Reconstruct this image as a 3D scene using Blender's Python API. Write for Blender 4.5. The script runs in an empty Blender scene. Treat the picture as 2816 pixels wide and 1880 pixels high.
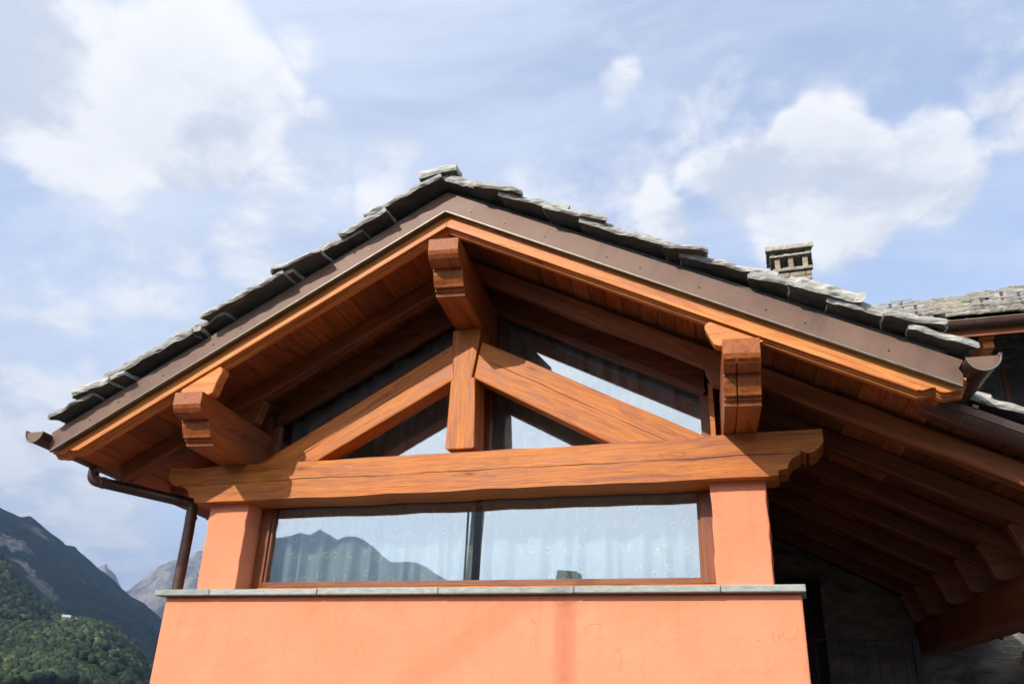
import bpy, bmesh, math, random
import numpy as np
from mathutils import Vector, Matrix, noise as mnoise

random.seed(11)
RNG = np.random.default_rng(7)
SC = bpy.context.scene
COL = SC.collection
R = math.radians

# ------------------------------------------------------------------ camera
cam_d = bpy.data.cameras.new('camera')
cam_d.sensor_width = 36.0
cam_d.lens = 29.19
cam_d.clip_start = 0.05
cam_d.clip_end = 60000
cam = bpy.data.objects.new('camera', cam_d)
COL.objects.link(cam)
CAM = Vector((4.5598, -5.4257, -0.7367))
cam.matrix_world = Matrix(((0.95066158, 0.09506659, 0.29530476, CAM.x),
                           (0.30806858, -0.4014553, -0.86251226, CAM.y),
                           (0.03655556, 0.91093138, -0.41093516, CAM.z),
                           (0, 0, 0, 1)))
SC.camera = cam

# ------------------------------------------------------------------ light
SUN_DIR = Vector((0.47, 1.0, -0.64)).normalized()      # the way the light travels
SUN_EL = math.asin(-SUN_DIR.z)
SUN_AZ = math.atan2(-SUN_DIR.x, -SUN_DIR.y)
sun_d = bpy.data.lights.new('sun', 'SUN')
sun_d.energy = 4.3
sun_d.angle = R(0.55)
sun_d.color = (1.0, 0.93, 0.83)
sun = bpy.data.objects.new('sun', sun_d)
COL.objects.link(sun)
sun.location = (-20, -40, 40)
sun.rotation_euler = SUN_DIR.to_track_quat('-Z', 'Y').to_euler()

SC.view_settings.view_transform = 'Standard'
SC.view_settings.look = 'None'
SC.view_settings.gamma = 1.0
SC.view_settings.use_curve_mapping = False
SC.view_settings.exposure = 0.55


class NT:
    """small node-graph writer"""
    def __init__(self, tree):
        self.t = tree
        self.n = tree.nodes
        self.l = tree.links

    def node(self, kind, props=None, **inp):
        nd = self.n.new(kind)
        for k, v in (props or {}).items():
            setattr(nd, k, v)
        for k, v in inp.items():
            self.set(nd, k.replace('_', ' '), v)
        return nd

    def set(self, nd, key, v):
        s = nd.inputs[int(key[1:])] if key[0] == 'i' and key[1:].isdigit() else nd.inputs[key]
        if isinstance(v, bpy.types.NodeSocket):
            self.l.new(v, s)
        elif isinstance(v, bpy.types.Node):
            self.l.new(v.outputs[0], s)
        else:
            if isinstance(v, (tuple, list)) and len(v) == 3 and s.type == 'RGBA':
                v = (*v, 1.0)
            s.default_value = v

    def m(self, op, a, b=0.0, c=0.0, clamp=False):
        return self.node('ShaderNodeMath', {'operation': op, 'use_clamp': clamp}, i0=a, i1=b, i2=c).outputs[0]

    def vm(self, op, a, b=(0, 0, 0), out=0):
        return self.node('ShaderNodeVectorMath', {'operation': op}, i0=a, i1=b).outputs[out]

    def mixc(self, f, a, b, mode='MIX'):
        nd = self.node('ShaderNodeMix', {'data_type': 'RGBA', 'blend_type': mode})
        self.set(nd, 'i0', f)
        self.set(nd, 'i6', a)
        self.set(nd, 'i7', b)
        return nd.outputs[2]

    def sm(self, v, lo, hi, a=0.0, b=1.0):
        return self.node('ShaderNodeMapRange', {'interpolation_type': 'SMOOTHSTEP'}, i0=v, i1=lo, i2=hi, i3=a, i4=b).outputs[0]

    def noise(self, vec, scale, detail=4.0, rough=0.55, dist=0.0, out=0):
        return self.node('ShaderNodeTexNoise', None, Vector=vec, Scale=scale, Detail=detail, Roughness=rough,
                         Distortion=dist).outputs[out]

    def ramp(self, f, stops):
        nd = self.node('ShaderNodeValToRGB', None, i0=f)
        cr = nd.color_ramp
        while len(cr.elements) < len(stops):
            cr.elements.new(0.5)
        for e, (p, c) in zip(cr.elements, stops):
            e.position = p
            e.color = (*c, 1.0)
        return nd.outputs[0]


# ------------------------------------------------------------------ sky
world = bpy.data.worlds.new('World')
SC.world = world
world.use_nodes = True
g = NT(world.node_tree)
g.n.clear()
out = g.node('ShaderNodeOutputWorld')
bg = g.node('ShaderNodeBackground')
bg.inputs[1].default_value = 0.15
SC.cycles.max_bounces = 6
SC.cycles.diffuse_bounces = 3
SC.cycles.glossy_bounces = 3
SC.cycles.transmission_bounces = 3
SC.cycles.transparent_max_bounces = 8
SC.cycles.volume_bounces = 0
sky = g.node('ShaderNodeTexSky', {'sky_type': 'NISHITA', 'sun_disc': False, 'sun_elevation': SUN_EL,
                                  'sun_rotation': SUN_AZ, 'altitude': 700.0, 'air_density': 1.0,
                                  'dust_density': 0.8, 'ozone_density': 1.4})
direc = g.node('ShaderNodeTexCoord').outputs['Generated']
dz = g.node('ShaderNodeSeparateXYZ', None, i0=direc).outputs[2]
plane = g.vm('DIVIDE', direc, g.node('ShaderNodeCombineXYZ', None, i0=g.m('ADD', g.m('ABSOLUTE', dz), 0.22),
                                     i1=g.m('ADD', g.m('ABSOLUTE', dz), 0.22), i2=1.0).outputs[0])
toward_sun = g.vm('ADD', plane, (-0.05, -0.11, 0.05))


def ray_dir(px, py):
    v = Vector(((px - 1408) / 2283, (940 - py) / 2283, -1.0))
    return (cam.matrix_world.to_3x3() @ v).normalized()


CLOUDS = [(40, 190, 9, 2, 1.0), (300, 300, 7, 2, .85), (470, 250, 7, 2, 1.0), (620, 300, 5, 1, .95), (730, 270, 4, 1, .9), (540, 60, 5, 1, .75), (690, 190, 3.5, 0, .7),
          (260, 470, 6, 0, .62), (860, 420, 4, 0, .5), (730, 570, 5, 0, .55), (1090, 360, 3.2, 0, .62), (1070, 480, 3, 0, .5), (1700, 230, 2.2, 0, .55), (840, 90, 3, 0, .45),
          (2090, 500, 4.2, 1, .85), (2250, 470, 5, 2, 1.0), (2400, 560, 5, 2, .95), (2520, 480, 4, 1, .85), (2620, 540, 3.5, 1, .8), (2230, 620, 4.5, 1, .75), (2360, 660, 4, 1, .7),
          (2760, 330, 3.5, 0, .45), (360, 690, 6, 0, .62), (40, 930, 6, 0, .68), (150, 1250, 8, 0, .72), (60, 1080, 6, 0, .68),
          (1860, 610, 2.6, 0, .5), (690, 1650, 8, 0, .6), (1330, 20, 3.5, 0, .4), (300, 1560, 5, 0, .6)]
wob_ = g.noise(direc, 5.0, 3.0, 0.6, out=1)
wdir = g.vm('NORMALIZE', g.vm('ADD', direc, g.vm('MULTIPLY', g.vm('SUBTRACT', wob_, (0.5, 0.5, 0.5)), (0.15, 0.15, 0.15))))
cov = None
for (px, py, ro, ri, wgt) in CLOUDS:
    d = ray_dir(px, py)
    dt = g.vm('DOT_PRODUCT', wdir, tuple(d), out=1)
    mk = g.m('MULTIPLY', g.sm(dt, math.cos(R(ro)), math.cos(R(ri))), wgt)
    cov = mk if cov is None else g.m('MAXIMUM', cov, mk)
# the same broken cover goes on round the rest of the sky
broad = g.sm(g.noise(plane, 1.1, 3.0), 0.50, 0.72, 0.0, 0.85)
front = g.sm(g.vm('DOT_PRODUCT', direc, tuple(ray_dir(1408, 760)), out=1), math.cos(R(48)), math.cos(R(38)))
cov = g.m('MAXIMUM', cov, g.m('MULTIPLY', broad, g.m('SUBTRACT', 1.0, front)))


def dens(vec):
    a = g.noise(vec, 5.2, 8.0, 0.60, 0.25)
    b = g.noise(vec, 1.6, 3.0, 0.5)
    nn = g.m('ADD', g.m('MULTIPLY', a, 0.75), g.m('MULTIPLY', b, 0.45))
    return g.m('ADD', g.m('MULTIPLY', cov, 0.62), g.m('MULTIPLY', g.m('SUBTRACT', nn, 0.6), 1.7))


d0 = dens(plane)
d1 = dens(toward_sun)
alpha = g.sm(d0, 0.08, 0.50)
shade = g.sm(g.m('SUBTRACT', d1, d0), -0.16, 0.26)
thick = g.sm(d0, 0.45, 0.95)
veil_n = g.noise(g.vm('MULTIPLY', plane, (1.0, 2.2, 1.0)), 1.3, 6.0, 0.6, 0.6)
low = g.sm(dz, 0.62, 0.10)
veil = g.m('ADD', g.sm(veil_n, 0.30, 0.72, 0.34, 0.86), g.m('MULTIPLY', low, 0.38), clamp=True)
skyb = g.mixc(1.0, sky.outputs[0], (1.12, 1.1, 1.16), 'MULTIPLY')
glow = g.sm(g.vm('DOT_PRODUCT', direc, tuple(-SUN_DIR), out=1), 0.10, 0.98, 0.0, 1.0)
gain = g.m('ADD', 1.12, g.m('MULTIPLY', g.m('POWER', glow, 2.2), 2.4))
gcol = g.node('ShaderNodeCombineColor', None, i0=g.m('MULTIPLY', gain, g.m('ADD', 1.0, g.m('MULTIPLY', glow, 0.12))), i1=gain, i2=g.m('MULTIPLY', gain, g.m('SUBTRACT', 1.0, g.m('MULTIPLY', glow, 0.16)))).outputs[0]
pale = g.mixc(veil, skyb, g.mixc(1.0, (3.55, 3.82, 4.40), gcol, 'MULTIPLY'))
white = g.mixc(shade, (4.6, 4.52, 4.42), (2.95, 3.15, 3.50))
white = g.mixc(g.m('MULTIPLY', thick, 0.30), white, (2.9, 3.1, 3.45))
white = g.mixc(1.0, white, gcol, 'MULTIPLY')
final = g.mixc(g.m('MULTIPLY', alpha, 0.93), pale, white)
g.set(bg, 'Color', final)
g.l.new(bg.outputs[0], out.inputs[0])
try:
    world.cycles.sampling_method = 'MANUAL'
    world.cycles.sample_map_resolution = 512
except Exception:
    pass

# ------------------------------------------------------------------ object helpers
W = {}
MAT = {}


def link(o, parent=None, world_m=None):
    COL.objects.link(o)
    world_m = world_m if world_m is not None else Matrix.Identity(4)
    W[o] = world_m
    if parent is not None:
        o.parent = parent
        o.matrix_parent_inverse = W[parent].inverted()
    o.matrix_basis = world_m
    return o


def thing(name, label, cat, loc, group=None):
    o = bpy.data.objects.new(name, None)
    o.empty_display_size = 0.3
    o['label'] = label
    o['category'] = cat
    if group:
        o['group'] = group
    return link(o, None, Matrix.Translation(loc))


def tag(o, label, cat, group=None):
    o['label'] = label
    o['category'] = cat
    if group:
        o['group'] = group
    return o


def mesh(name, verts, faces, mat, parent=None, wm=None, smooth=False, bevel=0.0, seg=2):
    me = bpy.data.meshes.new(name)
    me.from_pydata([tuple(v) for v in verts], [], faces)
    bm = bmesh.new()
    bm.from_mesh(me)
    bmesh.ops.recalc_face_normals(bm, faces=bm.faces)
    bm.to_mesh(me)
    bm.free()
    if smooth:
        for p in me.polygons:
            p.use_smooth = True
    if mat:
        me.materials.append(MAT[mat])
    o = bpy.data.objects.new(name, me)
    link(o, parent, wm)
    if bevel:
        b = o.modifiers.new('bevel', 'BEVEL')
        b.width = bevel
        b.segments = seg
        b.limit_method = 'ANGLE'
        b.angle_limit = R(28)
    return o


def share(o, parent, wm, name=None):
    c = o.copy()
    if name:
        c.name = name
    return link(c, parent, wm)


def box(name, x0, x1, y0, y1, z0, z1, mat, parent=None, wm=None, bevel=0.0):
    v = [(x, y, z) for x in (x0, x1) for y in (y0, y1) for z in (z0, z1)]
    f = [(0, 1, 3, 2), (4, 6, 7, 5), (0, 4, 5, 1), (2, 3, 7, 6), (0, 2, 6, 4), (1, 5, 7, 3)]
    return mesh(name, v, f, mat, parent, wm, bevel=bevel)


def prism(name, pts, y0, y1, mat, parent=None, wm=None, bevel=0.0, skew=0.0):
    """outline in local X-Z drawn out along local Y"""
    n = len(pts)
    v = [(a + skew * y0, y0, b) for a, b in pts] + [(a + skew * y1, y1, b) for a, b in pts]
    f = [tuple(range(n)), tuple(range(2 * n - 1, n - 1, -1))]
    f += [(i, (i + 1) % n, n + (i + 1) % n, n + i) for i in range(n)]
    return mesh(name, v, f, mat, parent, wm, bevel=bevel)


def frame(o, x, z):
    """matrix with local X along x and local Z near z"""
    x = Vector(x).normalized()
    y = Vector(z).cross(x).normalized()
    z = x.cross(y)
    m = Matrix((x, y, z)).transposed().to_4x4()
    m.translation = o
    return m


def timber(name, p0, p1, w, h, mat, parent, up=(0, 0, 1), wob=0.004, ch=0.012, seed=0, n=None):
    """hewn timber from p0 to p1 (axis through the section's middle)"""
    p0, p1 = Vector(p0), Vector(p1)
    L = (p1 - p0).length
    n = n or max(2, int(L / 0.16))
    rnd = random.Random(seed + int(L * 1000))
    ph = [rnd.uniform(0, 50) for _ in range(8)]
    v, f = [], []
    sec = [(-w / 2 + ch, -h / 2), (w / 2 - ch, -h / 2), (w / 2, -h / 2 + ch), (w / 2, h / 2 - ch), (w / 2 - ch, h / 2),
           (-w / 2 + ch, h / 2), (-w / 2, h / 2 - ch), (-w / 2, -h / 2 + ch)]
    for i in range(n + 1):
        t = L * i / n
        for k, (a, b) in enumerate(sec):
            da = wob * mnoise.noise(Vector((t * 2.1, ph[k // 2], 0.3)))
            db = wob * mnoise.noise(Vector((t * 2.1, ph[k // 2] + 9, 4.3)))
            v.append((t, a + da, b + db))
    for i in range(n):
        for k in range(8):
            k2 = (k + 1) % 8
            f.append((i * 8 + k, i * 8 + k2, i * 8 + 8 + k2, i * 8 + 8 + k))
    f.append(tuple(range(8)))
    f.append(tuple(range(n * 8 + 7, n * 8 - 1, -1)))
    return mesh(name, v, f, mat, parent, frame(p0, p1 - p0, up))


def rounded_path(pts, r, n=6):
    out_ = [Vector(pts[0])]
    for a, b, c in zip(pts, pts[1:], pts[2:]):
        a, b, c = Vector(a), Vector(b), Vector(c)
        u, w_ = (a - b).normalized(), (c - b).normalized()
        s, e = b + u * r, b + w_ * r
        for i in range(n + 1):
            t = i / n
            out_.append((s * (1 - t) + b * t) * (1 - t) + (b * (1 - t) + e * t) * t)
    out_.append(Vector(pts[-1]))
    return out_


def tube(name, pts, r, mat, parent, wm=None, sides=16):
    v, f = [], []
    prev = None
    for i, p in enumerate(pts):
        p = Vector(p)
        d = (Vector(pts[min(i + 1, len(pts) - 1)]) - Vector(pts[max(i - 1, 0)])).normalized()
        ref = prev if prev is not None else (Vector((0, 0, 1)) if abs(d.z) < 0.9 else Vector((1, 0, 0)))
        a = d.cross(ref)
        if a.length < 1e-4:
            a = d.cross(Vector((0.3, 1, 0.2)))
        a.normalize()
        b = a.cross(d).normalized()
        prev = b
        for k in range(sides):
            t = 2 * math.pi * k / sides
            v.append(p + (a * math.cos(t) + b * math.sin(t)) * r)
    for i in range(len(pts) - 1):
        for k in range(sides):
            k2 = (k + 1) % sides
            f.append((i * sides + k, i * sides + k2, (i + 1) * sides + k2, (i + 1) * sides + k))
    f.append(tuple(range(sides)))
    f.append(tuple(range(len(v) - 1, len(v) - sides - 1, -1)))
    return mesh(name, v, f, mat, parent, wm, smooth=True)


# ------------------------------------------------------------------ materials
def new_mat(name):
    m = bpy.data.materials.new(name)
    m.use_nodes = True
    q = NT(m.node_tree)
    bsdf = q.n['Principled BSDF']
    MAT[name] = m
    return q, bsdf


def bump(q, bsdf, height, strength=0.4, dist=0.01):
    nd = q.node('ShaderNodeBump', None, Strength=strength, Distance=dist, Height=height)
    q.l.new(nd.outputs[0], bsdf.inputs['Normal'])


def wood(name, dark, mid, light, axis='X', rough=0.5, knots=1.0, crack=None, vary=0.25, spec=0.35):
    q, b = new_mat(name)
    oc = q.node('ShaderNodeTexCoord').outputs['Object']
    rnd = q.node('ShaderNodeObjectInfo').outputs['Random']
    off = q.m('MULTIPLY', rnd, 37.0)
    vec = q.vm('ADD', oc, q.node('ShaderNodeCombineXYZ', None, i0=off, i1=off, i2=off).outputs[0])
    st = {'X': (0.9, 13, 13), 'Y': (13, 0.9, 13), 'Z': (13, 13, 0.9)}[axis]
    fi = {'X': (5, 130, 130), 'Y': (130, 5, 130), 'Z': (130, 130, 5)}[axis]
    kn = {'X': (1.5, 5.5, 5.5), 'Y': (5.5, 1.5, 5.5), 'Z': (5.5, 5.5, 1.5)}[axis]
    warp = q.noise(vec, 2.3, 2.0, out=1)
    vor = q.node('ShaderNodeTexVoronoi', {'feature': 'F1'}, Vector=q.vm('MULTIPLY', vec, kn), Scale=1.0, Randomness=1.0).outputs[0]
    kmask = q.sm(vor, 0.085, 0.03, 0.0, knots)
    khalo = q.sm(vor, 0.22, 0.05, 0.0, knots)
    v2 = q.vm('ADD', vec, q.vm('MULTIPLY', q.vm('SUBTRACT', warp, (0.5, 0.5, 0.5)), (0.05, 0.05, 0.05)))
    sv = q.vm('ADD', q.vm('MULTIPLY', v2, st), q.node('ShaderNodeCombineXYZ', None, i0=khalo, i1=khalo, i2=khalo).outputs[0])
    grain = q.noise(sv, 1.6, 5.0, 0.6, 0.8)
    fib = q.noise(q.vm('MULTIPLY', vec, fi), 1.0, 2.0, 0.6)
    patch = q.noise(vec, 2.0, 4.0, 0.6)
    sk_ = {'X': (2.2, 62, 62), 'Y': (62, 2.2, 62), 'Z': (62, 62, 2.2)}[axis]
    streak = q.noise(q.vm('MULTIPLY', v2, sk_), 1.0, 5.0, 0.7)
    bl = {'X': (0.5, 3.0, 3.0), 'Y': (3.0, 0.5, 3.0), 'Z': (3.0, 3.0, 0.5)}[axis]
    blotch = q.noise(q.vm('MULTIPLY', vec, bl), 1.5, 3.0, 0.6)
    col = q.ramp(grain, [(0.30, dark), (0.47, mid), (0.66, light)])
    col = q.mixc(q.sm(streak, 0.50, 0.70, 0.0, 0.62), col, tuple(c * 0.72 for c in dark))
    col = q.mixc(q.sm(streak, 0.46, 0.30, 0.0, 0.45), col, light)
    col = q.mixc(q.sm(blotch, 0.52, 0.72, 0.0, 0.35), col, tuple(c * 1.1 for c in light))
    col = q.mixc(q.sm(patch, 0.50, 0.72, 0.0, 0.5), col, tuple((d_ * 0.55 + m_ * 0.6) * k_ for d_, m_, k_ in zip(dark, mid, (1.12, 0.9, 0.9))))
    col = q.mixc(q.sm(fib, 0.42, 0.72, 0.0, 0.42), col, dark)
    kd = tuple(c * 0.42 for c in dark)
    col = q.mixc(q.m('MULTIPLY', khalo, 0.35), col, dark)
    col = q.mixc(q.m('MULTIPLY', kmask, 0.8), col, kd)
    h = q.m('ADD', q.m('MULTIPLY', grain, 0.5), q.m('ADD', q.m('MULTIPLY', fib, 0.3), q.m('MULTIPLY', streak, 0.5)))
    if crack:
        # one long drying check that wanders along the timber: (height, wander, width, wave)
        zz, wa, wi, wv = crack
        sx = q.node('ShaderNodeSeparateXYZ', None, i0=oc)
        a1 = q.noise(q.node('ShaderNodeCombineXYZ', None, i0=q.m('MULTIPLY', sx.outputs[0], wv)).outputs[0], 1.0, 4.0, 0.55)
        line = q.m('ADD', zz, q.m('MULTIPLY', q.m('SUBTRACT', a1, 0.5), wa))
        dd = q.m('ABSOLUTE', q.m('SUBTRACT', sx.outputs[2], line))
        gap = q.noise(q.node('ShaderNodeCombineXYZ', None, i0=q.m('MULTIPLY', sx.outputs[0], 2.3), i1=7.0).outputs[0], 1.0, 3.0)
        wd = q.m('MULTIPLY', q.sm(gap, 0.30, 0.62, 0.15, 1.0), wi)
        cm = q.m('SUBTRACT', 1.0, q.sm(q.m('DIVIDE', dd, wd), 0.4, 1.0))
        col = q.mixc(q.m('MULTIPLY', cm, 0.93), col, (0.012, 0.006, 0.003))
        h = q.m('SUBTRACT', h, q.m('MULTIPLY', cm, 1.6))
    val = q.m('ADD', 1.0 - vary / 2, q.m('MULTIPLY', rnd, vary))
    col = q.mixc(1.0, col, q.node('ShaderNodeCombineColor', None, i0=val, i1=val, i2=val).outputs[0], 'MULTIPLY')
    q.set(b, 'Base Color', col)
    q.set(b, 'Roughness', q.sm(grain, 0.2, 0.8, rough - 0.08, rough + 0.14))
    b.inputs['Specular IOR Level'].default_value = spec
    bump(q, b, h, 0.5, 0.008)
    return MAT[name]


OD, OM, OL = (0.20, 0.044, 0.005), (0.425, 0.122, 0.013), (0.54, 0.178, 0.023)
wood('wood_tie', OD, OM, OL, crack=(0.835, 0.055, 0.0045, 1.3), vary=0.04)
wood('wood_truss', OD, OM, OL, crack=(-0.13, 0.06, 0.0035, 1.1), vary=0.16)
wood('wood_post', OD, OM, OL, axis='Z', vary=0.04)
wood('wood_barge', (0.32, 0.078, 0.014), (0.55, 0.180, 0.034), (0.66, 0.272, 0.068), vary=0.06, knots=1.0, crack=(-0.035, 0.05, 0.0025, 0.9))
RD, RM, RL = (0.16, 0.035, 0.007), (0.30, 0.080, 0.015), (0.40, 0.126, 0.026)
wood('wood_purlin', RD, RM, RL, vary=0.08)
wood('wood_rafter', (0.14, 0.036, 0.009), (0.235, 0.064, 0.016), (0.32, 0.098, 0.026), vary=0.15)
wood('wood_board', (0.17, 0.042, 0.010), (0.29, 0.080, 0.019), (0.39, 0.125, 0.034), axis='Y', vary=0.55)
wood('wood_board_shaded', (0.09, 0.026, 0.009), (0.155, 0.048, 0.016), (0.215, 0.075, 0.027), axis='Y', vary=0.5)  # boards of the right continuation, shade put into a darker colour
wood('wood_rafter_shaded', (0.09, 0.026, 0.009), (0.16, 0.048, 0.016), (0.225, 0.075, 0.026), vary=0.2)  # rafter wood again, with the shade under the right roof in its colour
wood('wood_frame', (0.12, 0.034, 0.012), (0.20, 0.058, 0.018), (0.25, 0.08, 0.026), vary=0.1, knots=0.3, rough=0.4)
wood('wood_frame_upright', (0.12, 0.034, 0.012), (0.20, 0.058, 0.018), (0.25, 0.08, 0.026), axis='Z', vary=0.1, knots=0.3, rough=0.4)

# salmon render, trowelled
q, b = new_mat('plaster')
oc = q.node('ShaderNodeTexCoord').outputs['Object']
big = q.noise(oc, 1.7, 4.0, 0.6)
mid_ = q.noise(oc, 7.0, 5.0, 0.6, 1.2)
fine = q.noise(oc, 55.0, 4.0, 0.65)
rv = q.node('ShaderNodeTexVoronoi', {'feature': 'DISTANCE_TO_EDGE'},
            Vector=q.vm('ADD', oc, q.vm('MULTIPLY', q.noise(oc, 3.0, 4.0, out=1), (0.5, 0.5, 0.5))), Scale=3.2).outputs[0]
ridge_m = q.m('MULTIPLY', q.sm(rv, 0.009, 0.0), q.sm(q.noise(oc, 5.0, 3.0), 0.53, 0.66))
col = q.ramp(big, [(0.3, (0.69, 0.230, 0.119)), (0.55, (0.74, 0.256, 0.137)), (0.75, (0.77, 0.277, 0.152))])
col = q.mixc(q.sm(mid_, 0.5, 0.8, 0.0, 0.25), col, (0.70, 0.25, 0.12))
stv = q.noise(q.vm('MULTIPLY', oc, (9.0, 9.0, 0.55)), 1.0, 5.0, 0.6)
zz_ = q.node('ShaderNodeSeparateXYZ', None, i0=oc).outputs[2]
run_ = q.m('MULTIPLY', q.sm(stv, 0.52, 0.70), q.sm(zz_, -0.75, -0.03, 0.05, 0.24))
col = q.mixc(run_, col, (0.50, 0.165, 0.09))
speck = q.sm(q.noise(oc, 26.0, 3.0, 0.5), 0.70, 0.76, 0.0, 0.35)
col = q.mixc(speck, col, (0.45, 0.15, 0.08))
col = q.mixc(q.m('MULTIPLY', ridge_m, 0.22), col, (0.50, 0.15, 0.07))
q.set(b, 'Base Color', col)
b.inputs['Roughness'].default_value = 0.92
b.inputs['Specular IOR Level'].default_value = 0.15
bump(q, b, q.m('ADD', q.m('ADD', q.m('MULTIPLY', mid_, 0.9), q.m('MULTIPLY', fine, 0.16)), q.m('MULTIPLY', ridge_m, 0.6)), 0.55, 0.016)


def stone(name, cols, scale=9.0, layer=(1, 1, 4), bumpd=0.02, rough=0.85, vary=0.35):
    q, b = new_mat(name)
    oc = q.node('ShaderNodeTexCoord').outputs['Object']
    rnd = q.node('ShaderNodeObjectInfo').outputs['Random']
    off = q.m('MULTIPLY', rnd, 23.0)
    vec = q.vm('ADD', q.vm('MULTIPLY', oc, layer), q.node('ShaderNodeCombineXYZ', None, i0=off, i1=off, i2=off).outputs[0])
    a = q.noise(vec, scale, 8.0, 0.65, 0.4)
    c = q.noise(vec, scale * 0.25, 4.0, 0.6)
    d = q.noise(vec, scale * 6, 3.0, 0.6)
    col = q.ramp(a, [(0.3, cols[0]), (0.5, cols[1]), (0.72, cols[2])])
    col = q.mixc(q.sm(c, 0.5, 0.75, 0.0, 0.5), col, cols[3])
    val = q.m('ADD', 1.0 - vary / 2, q.m('MULTIPLY', rnd, vary))
    col = q.mixc(1.0, col, q.node('ShaderNodeCombineColor', None, i0=val, i1=val, i2=val).outputs[0], 'MULTIPLY')
    q.set(b, 'Base Color', col)
    b.inputs['Roughness'].default_value = rough
    b.inputs['Specular IOR Level'].default_value = 0.3
    bump(q, b, q.m('ADD', a, q.m('MULTIPLY', d, 0.35)), 0.7, bumpd)


stone('slate', [(0.20, 0.198, 0.178), (0.38, 0.375, 0.34), (0.56, 0.55, 0.50), (0.40, 0.365, 0.29)], 10.0)
stone('slate_underside_shaded', [(0.05, 0.049, 0.040), (0.09, 0.088, 0.072), (0.135, 0.13, 0.108), (0.10, 0.088, 0.064)], 8.0)  # slate darkened for the slab undersides, their shade put into the colour
stone('slate_warm', [(0.19, 0.172, 0.14), (0.31, 0.285, 0.235), (0.44, 0.405, 0.335), (0.36, 0.30, 0.22)], 7.0)
stone('sill_stone', [(0.20, 0.22, 0.20), (0.29, 0.315, 0.285), (0.39, 0.41, 0.37), (0.33, 0.34, 0.27)], 16.0, (1, 3, 3), 0.006, 0.7, 0.22)
stone('rubble', [(0.06, 0.056, 0.05), (0.125, 0.115, 0.10), (0.20, 0.18, 0.15), (0.17, 0.135, 0.095)], 8.0, (1, 1, 2), 0.02, 0.9, 0.6)
stone('rubble_light', [(0.15, 0.12, 0.08), (0.25, 0.20, 0.135), (0.35, 0.29, 0.20), (0.24, 0.21, 0.165)], 8.0, (1, 1, 2), 0.02, 0.9, 0.4)
stone('mortar', [(0.07, 0.065, 0.06), (0.11, 0.10, 0.09), (0.15, 0.14, 0.125), (0.12, 0.11, 0.10)], 14.0, (1, 1, 1), 0.01, 0.95, 0.0)
stone('dark_masonry', [(0.06, 0.058, 0.05), (0.14, 0.13, 0.112), (0.25, 0.23, 0.195), (0.15, 0.13, 0.10)], 4.0, (1, 1, 2.2), 0.05, 0.95, 0.0)

# copper gone brown
q, b = new_mat('copper')
oc = q.node('ShaderNodeTexCoord').outputs['Object']
n1 = q.noise(oc, 3.0, 5.0, 0.6)
n2 = q.noise(q.vm('MULTIPLY', oc, (1, 1, 3)), 18.0, 4.0, 0.7)
col = q.ramp(n1, [(0.3, (0.115, 0.066, 0.046)), (0.55, (0.165, 0.098, 0.070)), (0.8, (0.21, 0.135, 0.102))])
col = q.mixc(q.sm(n2, 0.58, 0.78, 0.0, 0.4), col, (0.29, 0.235, 0.21))
n3 = q.noise(q.vm('MULTIPLY', oc, (7.0, 7.0, 1.2)), 1.0, 5.0, 0.65)
col = q.mixc(q.sm(n3, 0.52, 0.72, 0.0, 0.55), col, (0.085, 0.05, 0.04))
q.set(b, 'Base Color', col)
b.inputs['Metallic'].default_value = 0.1
b.inputs['Specular IOR Level'].default_value = 0.25
q.set(b, 'Roughness', q.sm(n1, 0.3, 0.8, 0.48, 0.62))
bump(q, b, n1, 0.10, 0.01)
q, b = new_mat('copper_dark')
oc = q.node('ShaderNodeTexCoord').outputs['Object']
n1 = q.noise(oc, 5.0, 4.0, 0.6)
q.set(b, 'Base Color', q.ramp(n1, [(0.3, (0.075, 0.042, 0.032)), (0.6, (0.125, 0.072, 0.055)), (0.85, (0.17, 0.11, 0.085))]))
b.inputs['Metallic'].default_value = 0.55
b.inputs['Roughness'].default_value = 0.36
q, b = new_mat('copper_edge')
oc = q.node('ShaderNodeTexCoord').outputs['Object']
n1 = q.noise(oc, 9.0, 4.0, 0.6)
q.set(b, 'Base Color', q.ramp(n1, [(0.3, (0.10, 0.088, 0.07)), (0.7, (0.19, 0.185, 0.155))]))
b.inputs['Metallic'].default_value = 0.3
b.inputs['Roughness'].default_value = 0.45
q, b = new_mat('dark_metal')
q.set(b, 'Base Color', (0.03, 0.03, 0.033))
b.inputs['Metallic'].default_value = 0.5
b.inputs['Roughness'].default_value = 0.5
q, b = new_mat('grey_metal')
q.set(b, 'Base Color', q.ramp(q.noise(q.node('ShaderNodeTexCoord').outputs['Object'], 12.0), [(0.3, (0.17, 0.19, 0.20)), (0.7, (0.26, 0.28, 0.29))]))
b.inputs['Metallic'].default_value = 0.4
b.inputs['Roughness'].default_value = 0.5

# coated double glazing
q, b = new_mat('glass')
q.n.remove(b)
fr = q.node('ShaderNodeFresnel', None, IOR=1.5).outputs[0]
fac = q.m('ADD', 0.165, q.m('MULTIPLY', fr, 1.0), clamp=True)
oc = q.node('ShaderNodeTexCoord').outputs['Object']
wv = q.noise(oc, 1.3, 1.0)
bn = q.node('ShaderNodeBump', None, Strength=0.05, Distance=0.006, Height=wv)
gl = q.node('ShaderNodeBsdfGlossy', None, Color=(0.93, 0.97, 0.97), Roughness=0.0)
q.l.new(bn.outputs[0], gl.inputs['Normal'])
tr = q.node('ShaderNodeBsdfTransparent', None, Color=(0.80, 0.84, 0.84))
mx = q.node('ShaderNodeMixShader', None, i0=fac, i1=tr, i2=gl)
q.l.new(mx.outputs[0], q.n['Material Output'].inputs[0])

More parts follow.
